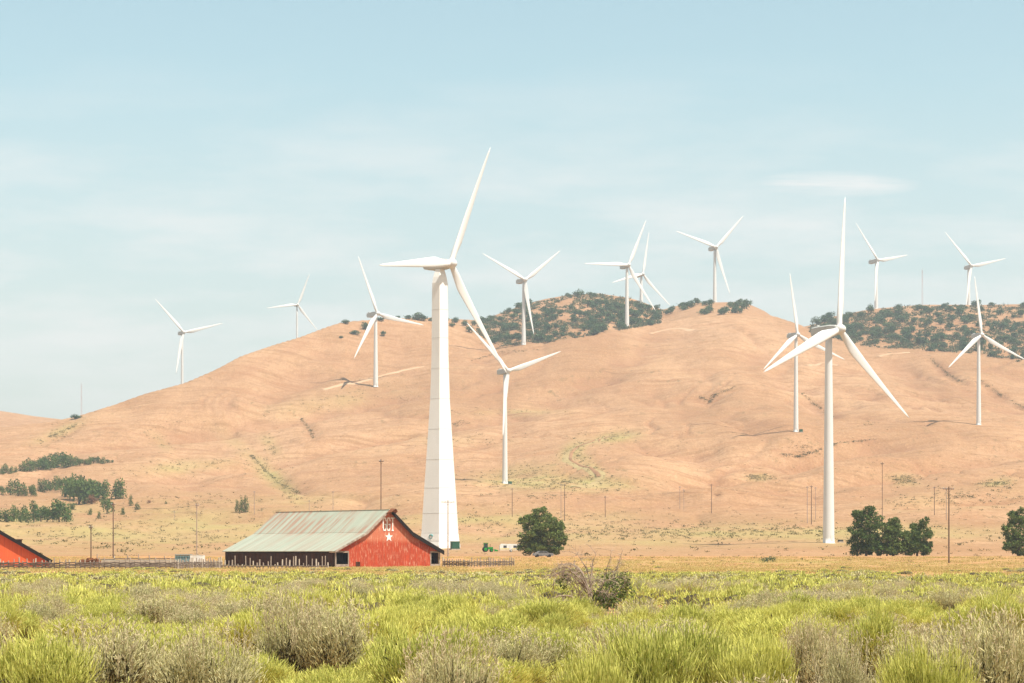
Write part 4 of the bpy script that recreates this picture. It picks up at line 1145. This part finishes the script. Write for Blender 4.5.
for px, base, h, wd, pr, lab in ((92, 504, 11, 1.1, BROWN, 'reddish brown dead-leaved tree below the middle grove'), (107, 514, 17, .9, GROVE, 'dark tree below the right end of the middle grove'), (90, 515, 7, 1.0, GROVE, 'small green bushy tree left of the dark one below the grove'),
                             (99, 519, 8, .8, POP, 'small pale tree lowest below the middle grove'), (123, 515, 8, .9, POP, 'little yellow-green tree right of the dark one below the grove'), (137, 510, 7, 1.3, GROVE, 'grey-green shrubby tree right of the groves'), (72, 510, 9, 1.0, GROVE, 'light green tree joining middle and lowest groves'),
                             (131, 506, 12, .6, POP, 'thin pale sparse tree right of the middle grove'), (149, 503, 4, 1.2, BROWN, 'tiny brown bush right of the groves'), (166, 504, 3.5, 1.0, POP, 'tiny pale bush on slope right of the groves')):
    p = gpt(px, base, 900); put_tree(pr, p - [0, 0, .3], h * p[1] / F, wd, lab, None, 'grove_tree')
for px, base, h, lab in ((237, 512.5, 13, 'left of three small poplars behind the star barn'), (241.5, 513, 15.5, 'middle of three small poplars behind the star barn'), (245.5, 512.5, 17, 'tallest right one of three small poplars behind the star barn')):
    p = gpt(px, base, 900); put_tree(POP, p - [0, 0, .3], h * p[1] / F, .55, lab, 'three small poplars', 'poplar_tree')

# scattered low scrub on the slope (nobody could count it)
def tuft_cloud(name, pts, hs, m, label, nq, seed, leafk=.55):
    r = np.random.default_rng(seed); n = len(pts)
    c = np.repeat(pts, nq, 0); h = np.repeat(hs, nq)
    off = r.normal(size=(n * nq, 3)) * np.array([.55, .55, .25]); off[:, 2] = np.abs(off[:, 2]) + .15
    c = c + off * h[:, None]
    V, q = quads(c, leafk, r)
    V = V.reshape(-1, 4, 3); V = (V - c[:, None]) * np.minimum(h, 2.6)[:, None, None] + c[:, None]
    o = link(name, np_mesh(name, V.reshape(-1, 3), [q], m, {'var': np.repeat(r.random(n), nq * 4)})); tag(o, label, None, None, 'stuff')
pts = []; hs = []
r_ = np.random.default_rng(8)
def scatter(cx, cy, rx, ry, n, hmin, hmax, s=0):
    for _ in range(n):
        a, b = r_.normal(size=2) * .55
        px, py = cx + a * rx, cy + b * ry + s * a * rx
        try: p = gpt(px, py, 600)
        except Exception: continue
        pts.append(p); hs.append(r_.uniform(hmin, hmax))
for cx, cy, rx, ry, a, s in vegb: scatter(cx, cy, rx * 1.2, ry * 1.2, int(22 + min(rx, 60) * ry * .34 * a), .5, 1.5, s)
for g_ in gullies:
    for a, b in zip(g_[0][:-1], g_[0][1:]):
        for t in r_.random(26): scatter(a[0] + (b[0] - a[0]) * t, a[1] + (b[1] - a[1]) * t, 1.6, .9, 1, .7, 1.8)
for cx, cy, rx, ry, n in ((445, 392, 8, 1.5, 0), (463, 423, 8, 2, 30), (455, 425, 4, 1.5, 16), (805, 452, 15, 8, 60), (760, 479, 16, 2.2, 60), (905, 481, 12, 4, 70), (995, 484, 18, 3, 60), (545, 498, 30, 3, 30), (800, 530, 120, 5, 140), (680, 535, 120, 5, 120),
                      (175, 424, 12, 2, 14), (60, 436, 8, 5, 30), (960, 500, 60, 10, 80), (400, 398, 30, 3, 16), (100, 535, 120, 12, 120), (870, 424, 10, 2, 14), (490, 495, 10, 2, 10), (200, 503, 30, 3, 40)):
    scatter(cx, cy, rx, ry, n, .5, 1.3)
for _ in range(1200): scatter(r_.uniform(-50, 1080), r_.uniform(425, 552), 3, 2, 1, .3, .9)
for _ in range(150):
    px, Yb = r_.uniform(430, 1090), r_.uniform(415, 760); x = (px - CX) * Yb / F
    pts.append(np.array([x, Yb, float(ground(x, Yb))])); hs.append(r_.uniform(.25, .7))
M['brush'] = foliage('ridge_brush_leaves', (.07, .095, .05), (.13, .13, .065), trans=.2, use_var=True)
M['scrub_far'] = foliage('hillside_scrub_leaves', (.10, .095, .04), (.19, .16, .07), trans=.2, use_var=True)
bp = []; bh = []; bt_ = 0
while len(bp) < 3600 and bt_ < 60000:
    bt_ += 1
    px = r_.uniform(478, 660) if r_.random() < .45 else r_.uniform(812, 1045)
    a_, b_ = aPy(px) + 1.5, float(np.interp(px, PXS, cBp)) + .5
    if a_ - b_ < 2: continue
    py = r_.uniform(b_, a_)
    if fbm(px / 14.0 + 3, py / 7.0, 2) < -.25: continue
    D = hit(px, py, 2000)
    if D is None or D > 2850: continue
    x = (px - CX) * D / F; bp.append(np.array([x, D, float(ground(x, D))])); bh.append(r_.uniform(1.5, 4.2))
tuft_cloud('ridge_brush', np.array(bp), np.array(bh), M['brush'], 'low dark brush filling between the oaks on the wooded hilltops', 20, 19, .7)
tuft_cloud('hillside_scrub', np.array(pts), np.array(hs), M['scrub_far'], 'low olive scrub scattered over the dry slope', 12, 9, .5)

# ------------------------------------------------------------------ foreground scrub
def shoots(base, direc, length, width, r, bend=.13):
    """narrow bent blades: 5 points each"""
    n = len(base)
    d = direc / np.linalg.norm(direc, axis=1)[:, None]
    side = np.cross(d, r.normal(size=(n, 3))); side /= np.linalg.norm(side, axis=1)[:, None] + 1e-9
    side *= (width * .5)[:, None]
    bd = r.normal(size=(n, 3)) * bend; bd[:, 2] = np.abs(bd[:, 2]) * .4
    mid = base + d * (length * .55)[:, None]
    tip = base + (d + bd * .5) * length[:, None]
    V = np.stack([base - side * .6, base + side * .6, mid + side, mid - side, tip], 1).reshape(-1, 3)
    k = np.arange(n)[:, None] * 5
    return V, k + np.array([[0, 1, 2, 3]]), k + np.array([[3, 2, 4]]), np.tile(np.array([0, 0, .55, .55, 1.0]), n)
def bush_mesh(name, seed, kind, h, w, nst, nsh, bw, m):
    r = np.random.default_rng(seed)
    nc = 11
    ca = r.uniform(0, 2 * np.pi, nc); cr = np.sqrt(r.uniform(0, .8, nc))
    cc = np.stack([np.cos(ca) * cr * w * .40, np.sin(ca) * cr * w * .40, h * (.30 + .36 * np.sqrt(1 - cr ** 2)) * r.uniform(.75, 1.1, nc)], -1)
    ci = r.integers(0, nc, nst); rs = r.uniform(.17, .27, nc) * w
    sd = r.normal(size=(nst, 3)); sd[:, 2] = np.abs(sd[:, 2]) * 1.1; sd /= np.linalg.norm(sd, axis=1)[:, None]
    tipx = cc[ci] + sd * (rs[ci] * r.uniform(.6, 1.0, nst))[:, None]
    bas = cc[ci] * np.array([.3, .3, 0]) + np.stack([r.normal(size=nst) * .04, r.normal(size=nst) * .04, np.zeros(nst)], -1)
    B = []; Dr = []; Ln = []; Wd = []
    for i in range(nst):
        t = r.uniform(.5, 1.0, nsh)
        p = bas[i] + (tipx[i] - bas[i]) * t[:, None] + r.normal(size=(nsh, 3)) * .045 * w
        up = np.array([0, 0, 1.0]); dd = (tipx[i] - bas[i]); dd = dd / np.linalg.norm(dd)
        if kind == 'rabbit': dv = .35 * dd + .45 * sd[i] + .6 * up + r.normal(size=(nsh, 3)) * .24
        else: dv = .4 * dd + .6 * sd[i] + .4 * up + r.normal(size=(nsh, 3)) * .42
        B.append(p); Dr.append(dv); Ln.append(h * r.uniform(.06, .14, nsh) if kind == 'rabbit' else h * r.uniform(.04, .09, nsh)); Wd.append(bw * r.uniform(.7, 1.3, nsh))
    B = np.concatenate(B); Dr = np.concatenate(Dr); Ln = np.concatenate(Ln); Wd = np.concatenate(Wd)
    B[:, 2] = np.maximum(B[:, 2], .02)
    V, q, t3, tip = shoots(B, Dr, Ln, Wd, r)
    me = np_mesh(name, V, [q, t3], M[m], {'tip': tip})
    mb = MB()
    for i in range(0, nst, 2): mb.tube([bas[i] - [0, 0, .05], bas[i] * .5 + tipx[i] * .5 + [0, 0, .02], bas[i] + (tipx[i] - bas[i]) * .92], [.013, .009, .004], 4, cap=False)
    n = 1500; ci2 = r.integers(0, nc, n); dn = r.normal(size=(n, 3)); dn /= np.linalg.norm(dn, axis=1)[:, None]
    pb = cc[ci2] * r.uniform(.35, 1.0, n)[:, None] + dn * (rs[ci2] * r.uniform(0, .62, n))[:, None]
    pb[:, 2] = np.maximum(pb[:, 2] * .95, .02)
    VT, qt, tt, tpt = shoots(pb, r.normal(size=(n, 3)) + [0, 0, .6], r.uniform(.08, .2, n) * h, np.full(n, .022), r, .3)
    b0 = mb.n; mb.add(VT, [tuple(f_) for f_ in qt] + [tuple(f_) for f_ in tt])
    st = mb.mesh('stem', M['twigwood'])
    stalks = None
    if kind == 'sage':       # upright dry flower stalks
        n = int(nst * .9); az = r.uniform(0, 2 * np.pi, n); rad = np.sqrt(r.uniform(0, 1, n))
        b = np.stack([np.cos(az) * rad * w * .42, np.sin(az) * rad * w * .42, h * (.45 + .35 * np.sqrt(1 - rad ** 2))], -1)
        dv = b * [.45, .45, 0] / w + np.array([0, 0, 1]) + r.normal(size=(n, 3)) * .1
        V1, q1, t1, tp1 = shoots(b, dv, h * r.uniform(.12, .30, n), np.full(n, bw * .9), r, .1)
        # feathery side florets along the stalks
        k = 7; bb = np.repeat(b, k, 0) + np.repeat(dv / np.linalg.norm(dv, axis=1)[:, None], k, 0) * (h * r.uniform(.08, .36, n * k))[:, None]
        V2, q2, t2, tp2 = shoots(bb, np.repeat(dv, k, 0) * .6 + r.normal(size=(n * k, 3)) * .45, h * r.uniform(.03, .08, n * k), np.full(n * k, bw * 1.3), r, .2)
        o1 = len(V1)
        stalks = np_mesh('flower_sprays', np.concatenate([V1, V2]), [q1, q2 + o1, t1, t2 + o1], M['stalk'], {'tip': np.concatenate([tp1, tp2])})
    return me, st, stalks
RB1, RB2, RBT = (.25, .29, .052), (.66, .63, .15), (.82, .76, .26)
SG1, SG2, SGT = (.30, .30, .13), (.58, .53, .28), (.72, .63, .38)
M['rabbit'] = foliage('rabbitbrush_shoots', RB1, RB2, RBT, .2)
M['sage'] = foliage('sagebrush_leaves', SG1, SG2, SGT, .15)
M['rabbit_far'] = foliage('rabbitbrush_shoots_cover', RB1, RB2, RBT, .2, use_var=True)
M['sage_far'] = foliage('sagebrush_leaves_cover', SG1, SG2, SGT, .15, use_var=True)
M['stalk'] = foliage('sagebrush_stalks', (.52, .44, .27), (.46, .39, .23), (.58, .48, .31), .25)
M['drygrass'] = foliage('dry_grass_blades', (.45, .32, .11), (.50, .41, .15), (.56, .46, .19), .3, use_var=True)
RAB = [bush_mesh('rabbitbrush', 100 + i, 'rabbit', 1.0, random.uniform(1.2, 1.5), 150, 95, .0095, 'rabbit') for i in range(7)]
SAG = [bush_mesh('sagebrush', 200 + i, 'sage', 1.0, random.uniform(1.5, 1.9), 130, 110, .0095, 'sage') for i in range(7)]
def landmark(px):
    for x, s in ((70, 'below the plain red barn'), (224, 'below the trailers'), (330, 'below the dark side of the star barn'), (445, 'below the star gable'), (540, 'below the right-hand corral'),
                 (640, 'around the half-dead bush'), (760, 'below the small lone bush'), (845, 'below the slim round tower'), (940, 'below the leafy clump')):
        if px < x: return s
    return 'below the right border tree'
def put_bush(kind, x, Y, H, wid, label=None):
    me, st, sk = random.choice(RAB if kind == 'rabbit' else SAG)
    z = float(ground(x, Y)) - .03
    o = link('rabbitbrush' if kind == 'rabbit' else 'sagebrush', me, None, (x, Y, z), random.uniform(0, 6.28), (wid, wid, H))
    px = CX + x * F / Y
    row = 'in the nearest scrub' if Y < 40 else ('in the near scrub' if Y < 62 else 'in the farther scrub')
    if label is None:
        label = ('yellow-green rabbitbrush ' if kind == 'rabbit' else 'grey-tan sagebrush ') + row + ' ' + landmark(px)
    tag(o, label, 'shrub', ('rabbitbrush ' if kind == 'rabbit' else 'sagebrush ') + row + ' ' + landmark(px))
    if Y < 110:
        link('stem', st, o)
    if sk is not None: link('flower_sprays', sk, o)
taken = []
def hero(kind, px, top, wpx, Y, label, wid=None):
    x = (px - CX) * Y / F; H = CH + (HY - top) * Y / F - float(ground(x, Y)); Wd = wpx * Y / F / 1.35
    put_bush(kind, x, Y, H, Wd, label); taken.append((x, Y, Wd * .62))
hero('rabbit', 640, 614, 132, 30, 'biggest bright yellow-green rabbitbrush at bottom, left half of it')
hero('rabbit', 700, 616, 144, 31, 'biggest bright yellow-green rabbitbrush at bottom, right half of it')
hero('rabbit', 590, 640, 96, 27, 'low bright green rabbitbrush left of the biggest one')
hero('rabbit', 760, 632, 96, 29, 'rounded yellow-green rabbitbrush right of the biggest one')
hero('sage', 292, 600, 73, 38, 'tall tan-stalked sagebrush pair below star barn, left one')
hero('sage', 333, 606, 87, 37, 'tall tan-stalked sagebrush pair below star barn, right one')
hero('sage', 108, 626, 126, 31, 'broad grey sagebrush at bottom below the groves')
hero('sage', 208, 630, 98, 30, 'grey sagebrush at bottom below the trailers')
hero('sage', 140, 588, 48, 75, 'pale grey sagebrush left of a lower one, below the rusty rake')
hero('sage', 50, 593, 36, 70, 'dark-shaded sagebrush among green below plain red barn')
hero('sage', 985, 624, 125, 28, 'large olive-grey sagebrush in bottom right corner')
hero('rabbit', 925, 634, 90, 27, 'low green rabbitbrush beside the large corner sagebrush')
hero('sage', 845, 640, 62, 28, 'pale feathery sagebrush left of the corner sagebrush')
hero('rabbit', 40, 625, 132, 30, 'bright yellow-green rabbitbrush in the bottom left corner')
hero('rabbit', 420, 618, 132, 32, 'wide yellow-green rabbitbrush below the star gable')
hero('sage', 450, 640, 98, 27, 'dry brown-grey sagebrush at bottom below the faceted tower')
hero('rabbit', 880, 604, 84, 42, 'vivid green rabbitbrush below the leafy clump')
hero('sage', 812, 626, 56, 34, 'brown-grey twiggy sagebrush right of the biggest rabbitbrush')
# field of shrubs
r_ = np.random.default_rng(12)
cells = {}
cand = []
Y0 = 17.5
while len(cand) < 17500:
    u = r_.random(); Y = math.sqrt(Y0 ** 2 + u * (405 ** 2 - Y0 ** 2))
    px = r_.uniform(-70, 1095)
    if Y > 120 and r_.random() > np.interp(Y, [120, 200, 280, 405], [1, .8, .32, .10]): continue
    x = (px - CX) * Y / F
    cand.append((x, Y, px))
placed = []
nI = {'rabbit': 0, 'sage': 0}
grid = {}
def near(x, Y, R):
    cx, cy = int(math.floor(x / 1.5)), int(math.floor(Y / 1.5))
    for a in (-1, 0, 1):
        for b in (-1, 0, 1):
            for (xx, yy) in grid.get((cx + a, cy + b), ()):
                if (xx - x) ** 2 + (yy - Y) ** 2 < R * R: return True
    return False
for x, Y, px in cand:
    if near(x, Y, .95 if Y < 100 else min(1.45, .95 + (Y - 100) * .009)): continue
    if any((x - a) ** 2 + (Y - b) ** 2 < c * c for a, b, c in taken): continue
    if abs(px - 592) < 42 and 72 < Y < 97: continue
    grid.setdefault((int(math.floor(x / 1.5)), int(math.floor(Y / 1.5))), []).append((x, Y))
    k = fbm(x / 7.0, Y / 11.0, 3) + r_.normal() * .22
    k += .17 * math.exp(-((Y - 190) / 60) ** 2) * (1 if px > 480 else .5) * -1     # a grey belt of sage farther out
    k -= .0
    kind = 'rabbit' if k > -.31 else 'sage'
    placed.append((Y, x, kind))
placed.sort()
far = {'rabbit': [], 'sage': []}
for Y, x, kind in placed:
    if fbm(x / 4 + 40, Y / 6, 2) < -.23: continue      # bare gaps
    if fbm(x / 16 + 11, Y / 30, 2) < np.interp(Y, [140, 205, 270, 330, 380], [-1, -.40, .12, .38, .55]): continue
    H = r_.uniform(.5, 1.12) if kind == 'rabbit' else r_.uniform(.45, 1.02)
    H *= 1 + .25 * fbm(x / 9 + 3, Y / 14, 2)
    H *= np.interp(Y, [18, 25, 40, 110, 180, 300], [.72, .85, 1, 1, .8, .5])
    wid = (.35 + .65 * H) * r_.uniform(.95, 1.35)
    if nI[kind] < 285:
        nI[kind] += 1; put_bush(kind, x, Y, H, wid)
    else: far[kind].append((x, Y, H * r_.uniform(.7, 1.15), wid * np.interp(Y, [80, 160], [1.1, 1.75])))
def cover(name, L, kind, label, seed):
    r = np.random.default_rng(seed)
    L = np.array(L); n = len(L)
    k = np.clip((26000 / L[:, 1]).astype(int), 80, 320)
    k = np.maximum((k * r.choice([.5, .75, 1.0], n, p=[.14, .2, .66])).astype(int), 20)
    idx = np.repeat(np.arange(n), k); N_ = len(idx)
    x, Y, H, wd = L[idx].T
    # leafy dome of short shoots round a twiggy core
    dn = r.normal(size=(N_, 3)); dn[:, 2] = np.abs(dn[:, 2]) * .9 + .05; dn /= np.linalg.norm(dn, axis=1)[:, None]
    lump = 1 + .22 * np.sin(dn[:, 0] * 5 + x * 7) * np.cos(dn[:, 1] * 5 + Y * 5)
    dome = np.stack([wd * .56 * lump, wd * .56 * lump, H * .80 * lump], -1)
    gz = ground(x, Y)
    b = np.stack([x, Y, gz], -1) + dn * dome * r.uniform(.72, .95, N_)[:, None]
    dv = dn * .8 + np.array([0, 0, .55]) + r.normal(size=(N_, 3)) * (.28 if kind == 'rabbit' else .45)
    V, q, t3, tip = shoots(b, dv, H * r.uniform(.14, .30, N_), np.clip(Y * .00036, .018, .085) * r.uniform(.7, 1.4, N_), r)
    # solid twig-coloured cores, added dark to block light and shade the lower shoots
    ph = np.linspace(0, 2 * np.pi, 8)[:-1]
    ring = [np.stack([np.cos(ph) * c_, np.sin(ph) * c_, np.full(7, s_)], -1) for c_, s_ in ((1, -.05), (.9, .42), (.55, .8))] + [np.array([[0, 0, .95]])]
    unit = np.concatenate(ring)
    x1, Y1, H1, w1 = L.T
    CV = np.stack([x1, Y1, ground(x1, Y1)], -1)[:, None] + unit[None] * np.stack([w1 * .44, w1 * .44, H1 * .62], -1)[:, None]
    nv = len(unit)
    cq = [[a * 7 + k_, a * 7 + (k_ + 1) % 7, (a + 1) * 7 + (k_ + 1) % 7, (a + 1) * 7 + k_] for a in range(2) for k_ in range(7)]
    ct = [[14 + k_, 14 + (k_ + 1) % 7, 21] for k_ in range(7)]
    off = len(V) + np.arange(n)[:, None, None] * nv
    cq = (np.array(cq)[None] + off).reshape(-1, 4); ct = (np.array(ct)[None] + off).reshape(-1, 3)
    var = np.repeat(r.random(n)[idx], 5)
    var = np.concatenate([var, np.zeros(n * nv)]); tip = np.concatenate([tip, np.zeros(n * nv)])
    mi = np.concatenate([np.zeros(len(q)), np.ones(len(cq)), np.zeros(len(t3)), np.ones(len(ct))])
    o = link(name, np_mesh(name, np.concatenate([V, CV.reshape(-1, 3)]), [q, cq, t3, ct], [M['rabbit_far' if kind == 'rabbit' else 'sage_far'], M['twigwood']], {'tip': tip, 'var': var}, mi=mi)); tag(o, label, None, None, 'stuff')
cover('rabbitbrush_scrub', far['rabbit'], 'rabbit', 'yellow-green rabbitbrush covering the plain', 41)
cover('sagebrush_scrub', far['sage'], 'sage', 'grey sagebrush covering the plain', 42)
# dry grass between the shrubs and out to the barns
n = 24000
u = r_.random(n); Y = np.sqrt(18 ** 2 + u * (560 ** 2 - 18 ** 2)) ; px = r_.uniform(-60, 1090, n); x = (px - CX) * Y / F
keep = (fbm(x / 9, Y / 20, 2) > -.25); x, Y = x[keep], Y[keep]
n = len(x); k = 9
xx, yy = np.repeat(x, k), np.repeat(Y, k); sp = np.clip(yy * .0016, .12, .7)
b = np.stack([xx + r_.normal(size=n * k) * sp, yy + r_.normal(size=n * k) * sp, np.zeros(n * k)], -1); b[:, 2] = ground(b[:, 0], b[:, 1]) - .02
dv = np.array([0, 0, 1.0]) + r_.normal(size=(n * k, 3)) * .3
V, q, t3, tip = shoots(b, dv, r_.uniform(.15, .42, n * k) * np.interp(yy, [60, 300], [1, .7]), np.clip(yy * .0003, .010, .09), r_)
o = link('dry_grass', np_mesh('dry_grass', V, [q, t3], M['drygrass'], {'tip': tip, 'var': np.repeat(np.repeat(r_.random(n), k), 5)})); tag(o, 'dry straw-coloured grass between the shrubs', None, None, 'stuff')

# half-dead bush
def dead_bush():
    Y = 93; x = (590 - CX) * Y / F; p = np.array([x, Y, float(ground(x, Y))])
    root = empty('dead_bush', p); tag(root, 'half-dead bush with bare arching branches and some dark green leaves', 'bush')
    r = np.random.default_rng(77); k = Y / F
    mb = MB(); tw = MB()
    def arch(a, c, e, r0, nt, spread, m=mb):
        a, c, e = map(lambda q: np.array(q, float), (a, c, e))
        pts = [(1 - t) ** 2 * a + 2 * t * (1 - t) * c + t * t * e for t in np.linspace(0, 1, 9)]
        pts = [q + r.normal(size=3) * .015 for q in pts]
        m.tube(pts, [r0 * (1 - .8 * t) for t in np.linspace(0, 1, 9)], 6)
        for _ in range(nt):
            i = r.integers(3, 9); q = pts[min(i, 8)]; d = (pts[8] - pts[4]); d /= np.linalg.norm(d) + 1e-9
            v = d * .5 + r.normal(size=3) * spread; v[2] -= .12
            l = r.uniform(.15, .5)
            w1 = q + v * l * .5 + r.normal(size=3) * .03; w2 = q + v * l + [0, 0, -.05]
            tw.tube([q, w1, w2], [.012, .008, .003], 4, cap=False)
            for __ in range(3):
                e2 = w1 + (w2 - w1) * r.random(); tw.tube([e2, e2 + r.normal(size=3) * .14], [.006, .002], 3, cap=False)
    M_ = lambda px, py, dy=0: ((px - 590) * k, dy, (609 - py) * k)
    base = M_(592, 610)
    arch(base, M_(586, 562), M_(571, 562, -.2), .05, 14, .45)
    arch(M_(588, 585), M_(578, 550, .2), M_(556, 566, .4), .036, 16, .45)
    arch(M_(588, 588), M_(574, 556, -.3), M_(547, 576, -.4), .034, 16, .45)
    arch(base, M_(570, 590, -.4), M_(545, 602, -.5), .034, 20, .45)
    arch(M_(575, 596), M_(560, 586, -.3), M_(536, 608, -.4), .045, 10, .3)
    arch(base, M_(588, 575, .3), M_(596, 552, .2), .05, 18, .45)
    arch(base, M_(604, 580), M_(611, 549, -.2), .04, 14, .35)
    arch(base, M_(612, 590, .2), M_(622, 552, .3), .045, 16, .35)
    arch(base, M_(610, 600, -.2), M_(629, 575, -.1), .045, 16, .4)
    arch(base, M_(594, 570, .5), M_(578, 552, .6), .05, 22, .5)
    for k_ in range(8):
        ex = r.uniform(543, 580); arch(M_(r.uniform(580, 592), r.uniform(584, 600)), M_((ex + 584) / 2 - 4, r.uniform(550, 565), r.uniform(-.5, .5)), M_(ex, r.uniform(562, 584), r.uniform(-.7, .7)), .02, 8, .4)
    for _ in range(32):
        a = M_(r.uniform(568, 616), r.uniform(580, 606), r.uniform(-.5, .5)); e = M_(r.uniform(548, 634), r.uniform(556, 602), r.uniform(-.7, .7))
        arch(a, (np.array(a) + np.array(e)) / 2 + [0, 0, .2], e, .018, 5, .4, tw)
    mb.build('branch', M['deadwood'], root); tw.build('twig', M['deadwood'], root)
    lob = [(*M_(607, 592, -.2), .62, .5, .62), (*M_(619, 584, .1), .42, .4, .55), (*M_(625, 578, 0), .22, .3, .33), (*M_(599, 602, -.2), .65, .5, .4), (*M_(619, 601, .1), .55, .45, .4), (*M_(627, 592, .2), .35, .4, .5), (*M_(563, 580, .1), .26, .28, .3), (*M_(583, 602, .1), .3, .3, .2), (*M_(608, 577, .1), .22, .3, .3)]
    c = crown_points(lob, 1500, r); c = c[c[:, 2] > .03]
    c = c[r.random(len(c)) < .9]
    V, q = quads(c, .085, r, stretch=1.5)
    link('leaves', np_mesh('leaves', V, [q], M['deadleaf']), root)
M['deadleaf'] = foliage('bush_leaves', (.065, .105, .03), (.18, .22, .07), trans=.25)
dead_bush()

# ------------------------------------------------------------------ air
HAZE = .00011
mb = MB(); mb.box((0, 1580, 258), (3700, 3760, 524))
hz, nt, out = mat('pale_air')
pv = N(nt, 'VolumePrincipled'); pv.inputs['Color'].default_value = (.86, .93, 1.0, 1); pv.inputs['Density'].default_value = HAZE; pv.inputs['Anisotropy'].default_value = .2
nt.links.new(pv.outputs[0], out.inputs['Volume'])
o = mb.build('haze', hz); tag(o, 'thin pale haze in the air', None, None, 'stuff')

# ------------------------------------------------------------------ light, sky, camera
SUN_AZ, SUN_EL = math.radians(52), math.radians(60)        # to the right of the line back over the camera's shoulder
d = Vector((math.sin(SUN_AZ) * math.cos(SUN_EL), -math.cos(SUN_AZ) * math.cos(SUN_EL), math.sin(SUN_EL)))
sl = bpy.data.lights.new('sun', 'SUN'); sl.energy = 4.6; sl.angle = math.radians(.55); sl.color = (1, .93, .82)
so = bpy.data.objects.new('sun', sl); COL.objects.link(so)
so.rotation_euler = d.to_track_quat('Z', 'Y').to_euler(); so.location = (300, -200, 400)
w = bpy.data.worlds.new('World'); SC.world = w; w.use_nodes = True
nt = w.node_tree; nt.nodes.clear()
out = N(nt, 'OutputWorld'); bg = N(nt, 'Background')
sky = N(nt, 'TexSky'); sky.sky_type = 'NISHITA'; sky.sun_disc = False
sky.sun_elevation = SUN_EL; sky.sun_rotation = math.atan2(d.x, d.y)
sky.altitude = 200; sky.air_density = 1.0; sky.dust_density = 0.3; sky.ozone_density = 1.0
tc = N(nt, 'TexCoord').outputs['Generated']
sp = N(nt, 'SeparateXYZ'); nt.links.new(tc, sp.inputs[0])
# high thin cloud: mapped on the sky dome by azimuth and elevation
az = math_(nt, 'DIVIDE', sp.outputs[0], sp.outputs[1]); el = math_(nt, 'DIVIDE', sp.outputs[2], sp.outputs[1])
cv = N(nt, 'CombineXYZ'); nt.links.new(az, cv.inputs[0]); nt.links.new(math_(nt, 'MULTIPLY', el, 4.5), cv.inputs[1])
n1 = noise(nt, cv.outputs[0], 9.0, 6, .6)
n2 = noise(nt, cv.outputs[0], 28.0, 5, .6)
band = math_(nt, 'MULTIPLY', ramp(nt, el, .02, .10), ramp(nt, el, .21, .13))
soft = math_(nt, 'MULTIPLY', math_(nt, 'MULTIPLY', ramp(nt, n1, .42, .66), band), .7)
def gauss(x, c, s):
    t = math_(nt, 'DIVIDE', math_(nt, 'SUBTRACT', x, c), s); t = math_(nt, 'MULTIPLY', t, t)
    return t
e_ = math_(nt, 'ADD', gauss(az, .133, .027), gauss(el, .1545, .0042))
e_ = math_(nt, 'ADD', e_, math_(nt, 'MULTIPLY', math_(nt, 'SUBTRACT', n2, .5), 1.9))
n3 = noise(nt, cv.outputs[0], 60.0, 6, .65, (.35, 1.6, 1))
lens_ = math_(nt, 'MULTIPLY', math_(nt, 'MULTIPLY', ramp(nt, e_, 1.9, .2), ramp(nt, n3, .22, .55)), .8)
front = math_(nt, 'GREATER_THAN', sp.outputs[1], 0.02)
cl = math_(nt, 'MULTIPLY', math_(nt, 'MAXIMUM', soft, lens_), front)
tint = N(nt, 'Mix', data_type='RGBA', blend_type='MULTIPLY'); tint.inputs[0].default_value = 1
nt.links.new(sky.outputs[0], tint.inputs[6]); tint.inputs[7].default_value = (1.08, 1.165, .93, 1)
# thick low air evens out the brightening towards the horizon
den = N(nt, 'VectorMath', operation='MULTIPLY_ADD'); nt.links.new(tint.outputs[2], den.inputs[0]); den.inputs[1].default_value = (.058,) * 3; den.inputs[2].default_value = (.87,) * 3
cmp_ = N(nt, 'VectorMath', operation='DIVIDE'); nt.links.new(tint.outputs[2], cmp_.inputs[0]); nt.links.new(den.outputs[0], cmp_.inputs[1])
low = math_(nt, 'MULTIPLY', ramp(nt, el, .20, .03), .9)
hazy = mix(nt, low, cmp_.outputs[0], (3.85, 3.97, 3.86))
skyc = mix(nt, cl, hazy, (5.3, 5.25, 5.1))
nt.links.new(skyc, bg.inputs[0]); bg.inputs[1].default_value = .107
nt.links.new(bg.outputs[0], out.inputs[0])

cam = bpy.data.cameras.new('camera'); co = bpy.data.objects.new('camera', cam); COL.objects.link(co)
co.location = (0, 0, CH); co.rotation_euler = (math.radians(90), 0, 0)
cam.sensor_width = 36; cam.lens = F * 36 / 1024; cam.shift_y = (HY - 341.5) / 1024
cam.clip_start = .5; cam.clip_end = 12000
SC.camera = co
SC.view_settings.view_transform = 'Standard'; SC.view_settings.look = 'None'
SC.view_settings.exposure = .82; SC.view_settings.gamma = 1; SC.view_settings.use_curve_mapping = False
SC.cycles.use_denoising = True
SC.cycles.max_bounces = 6; SC.cycles.volume_bounces = 0; SC.cycles.transparent_max_bounces = 8
SC.cycles.use_adaptive_sampling = True
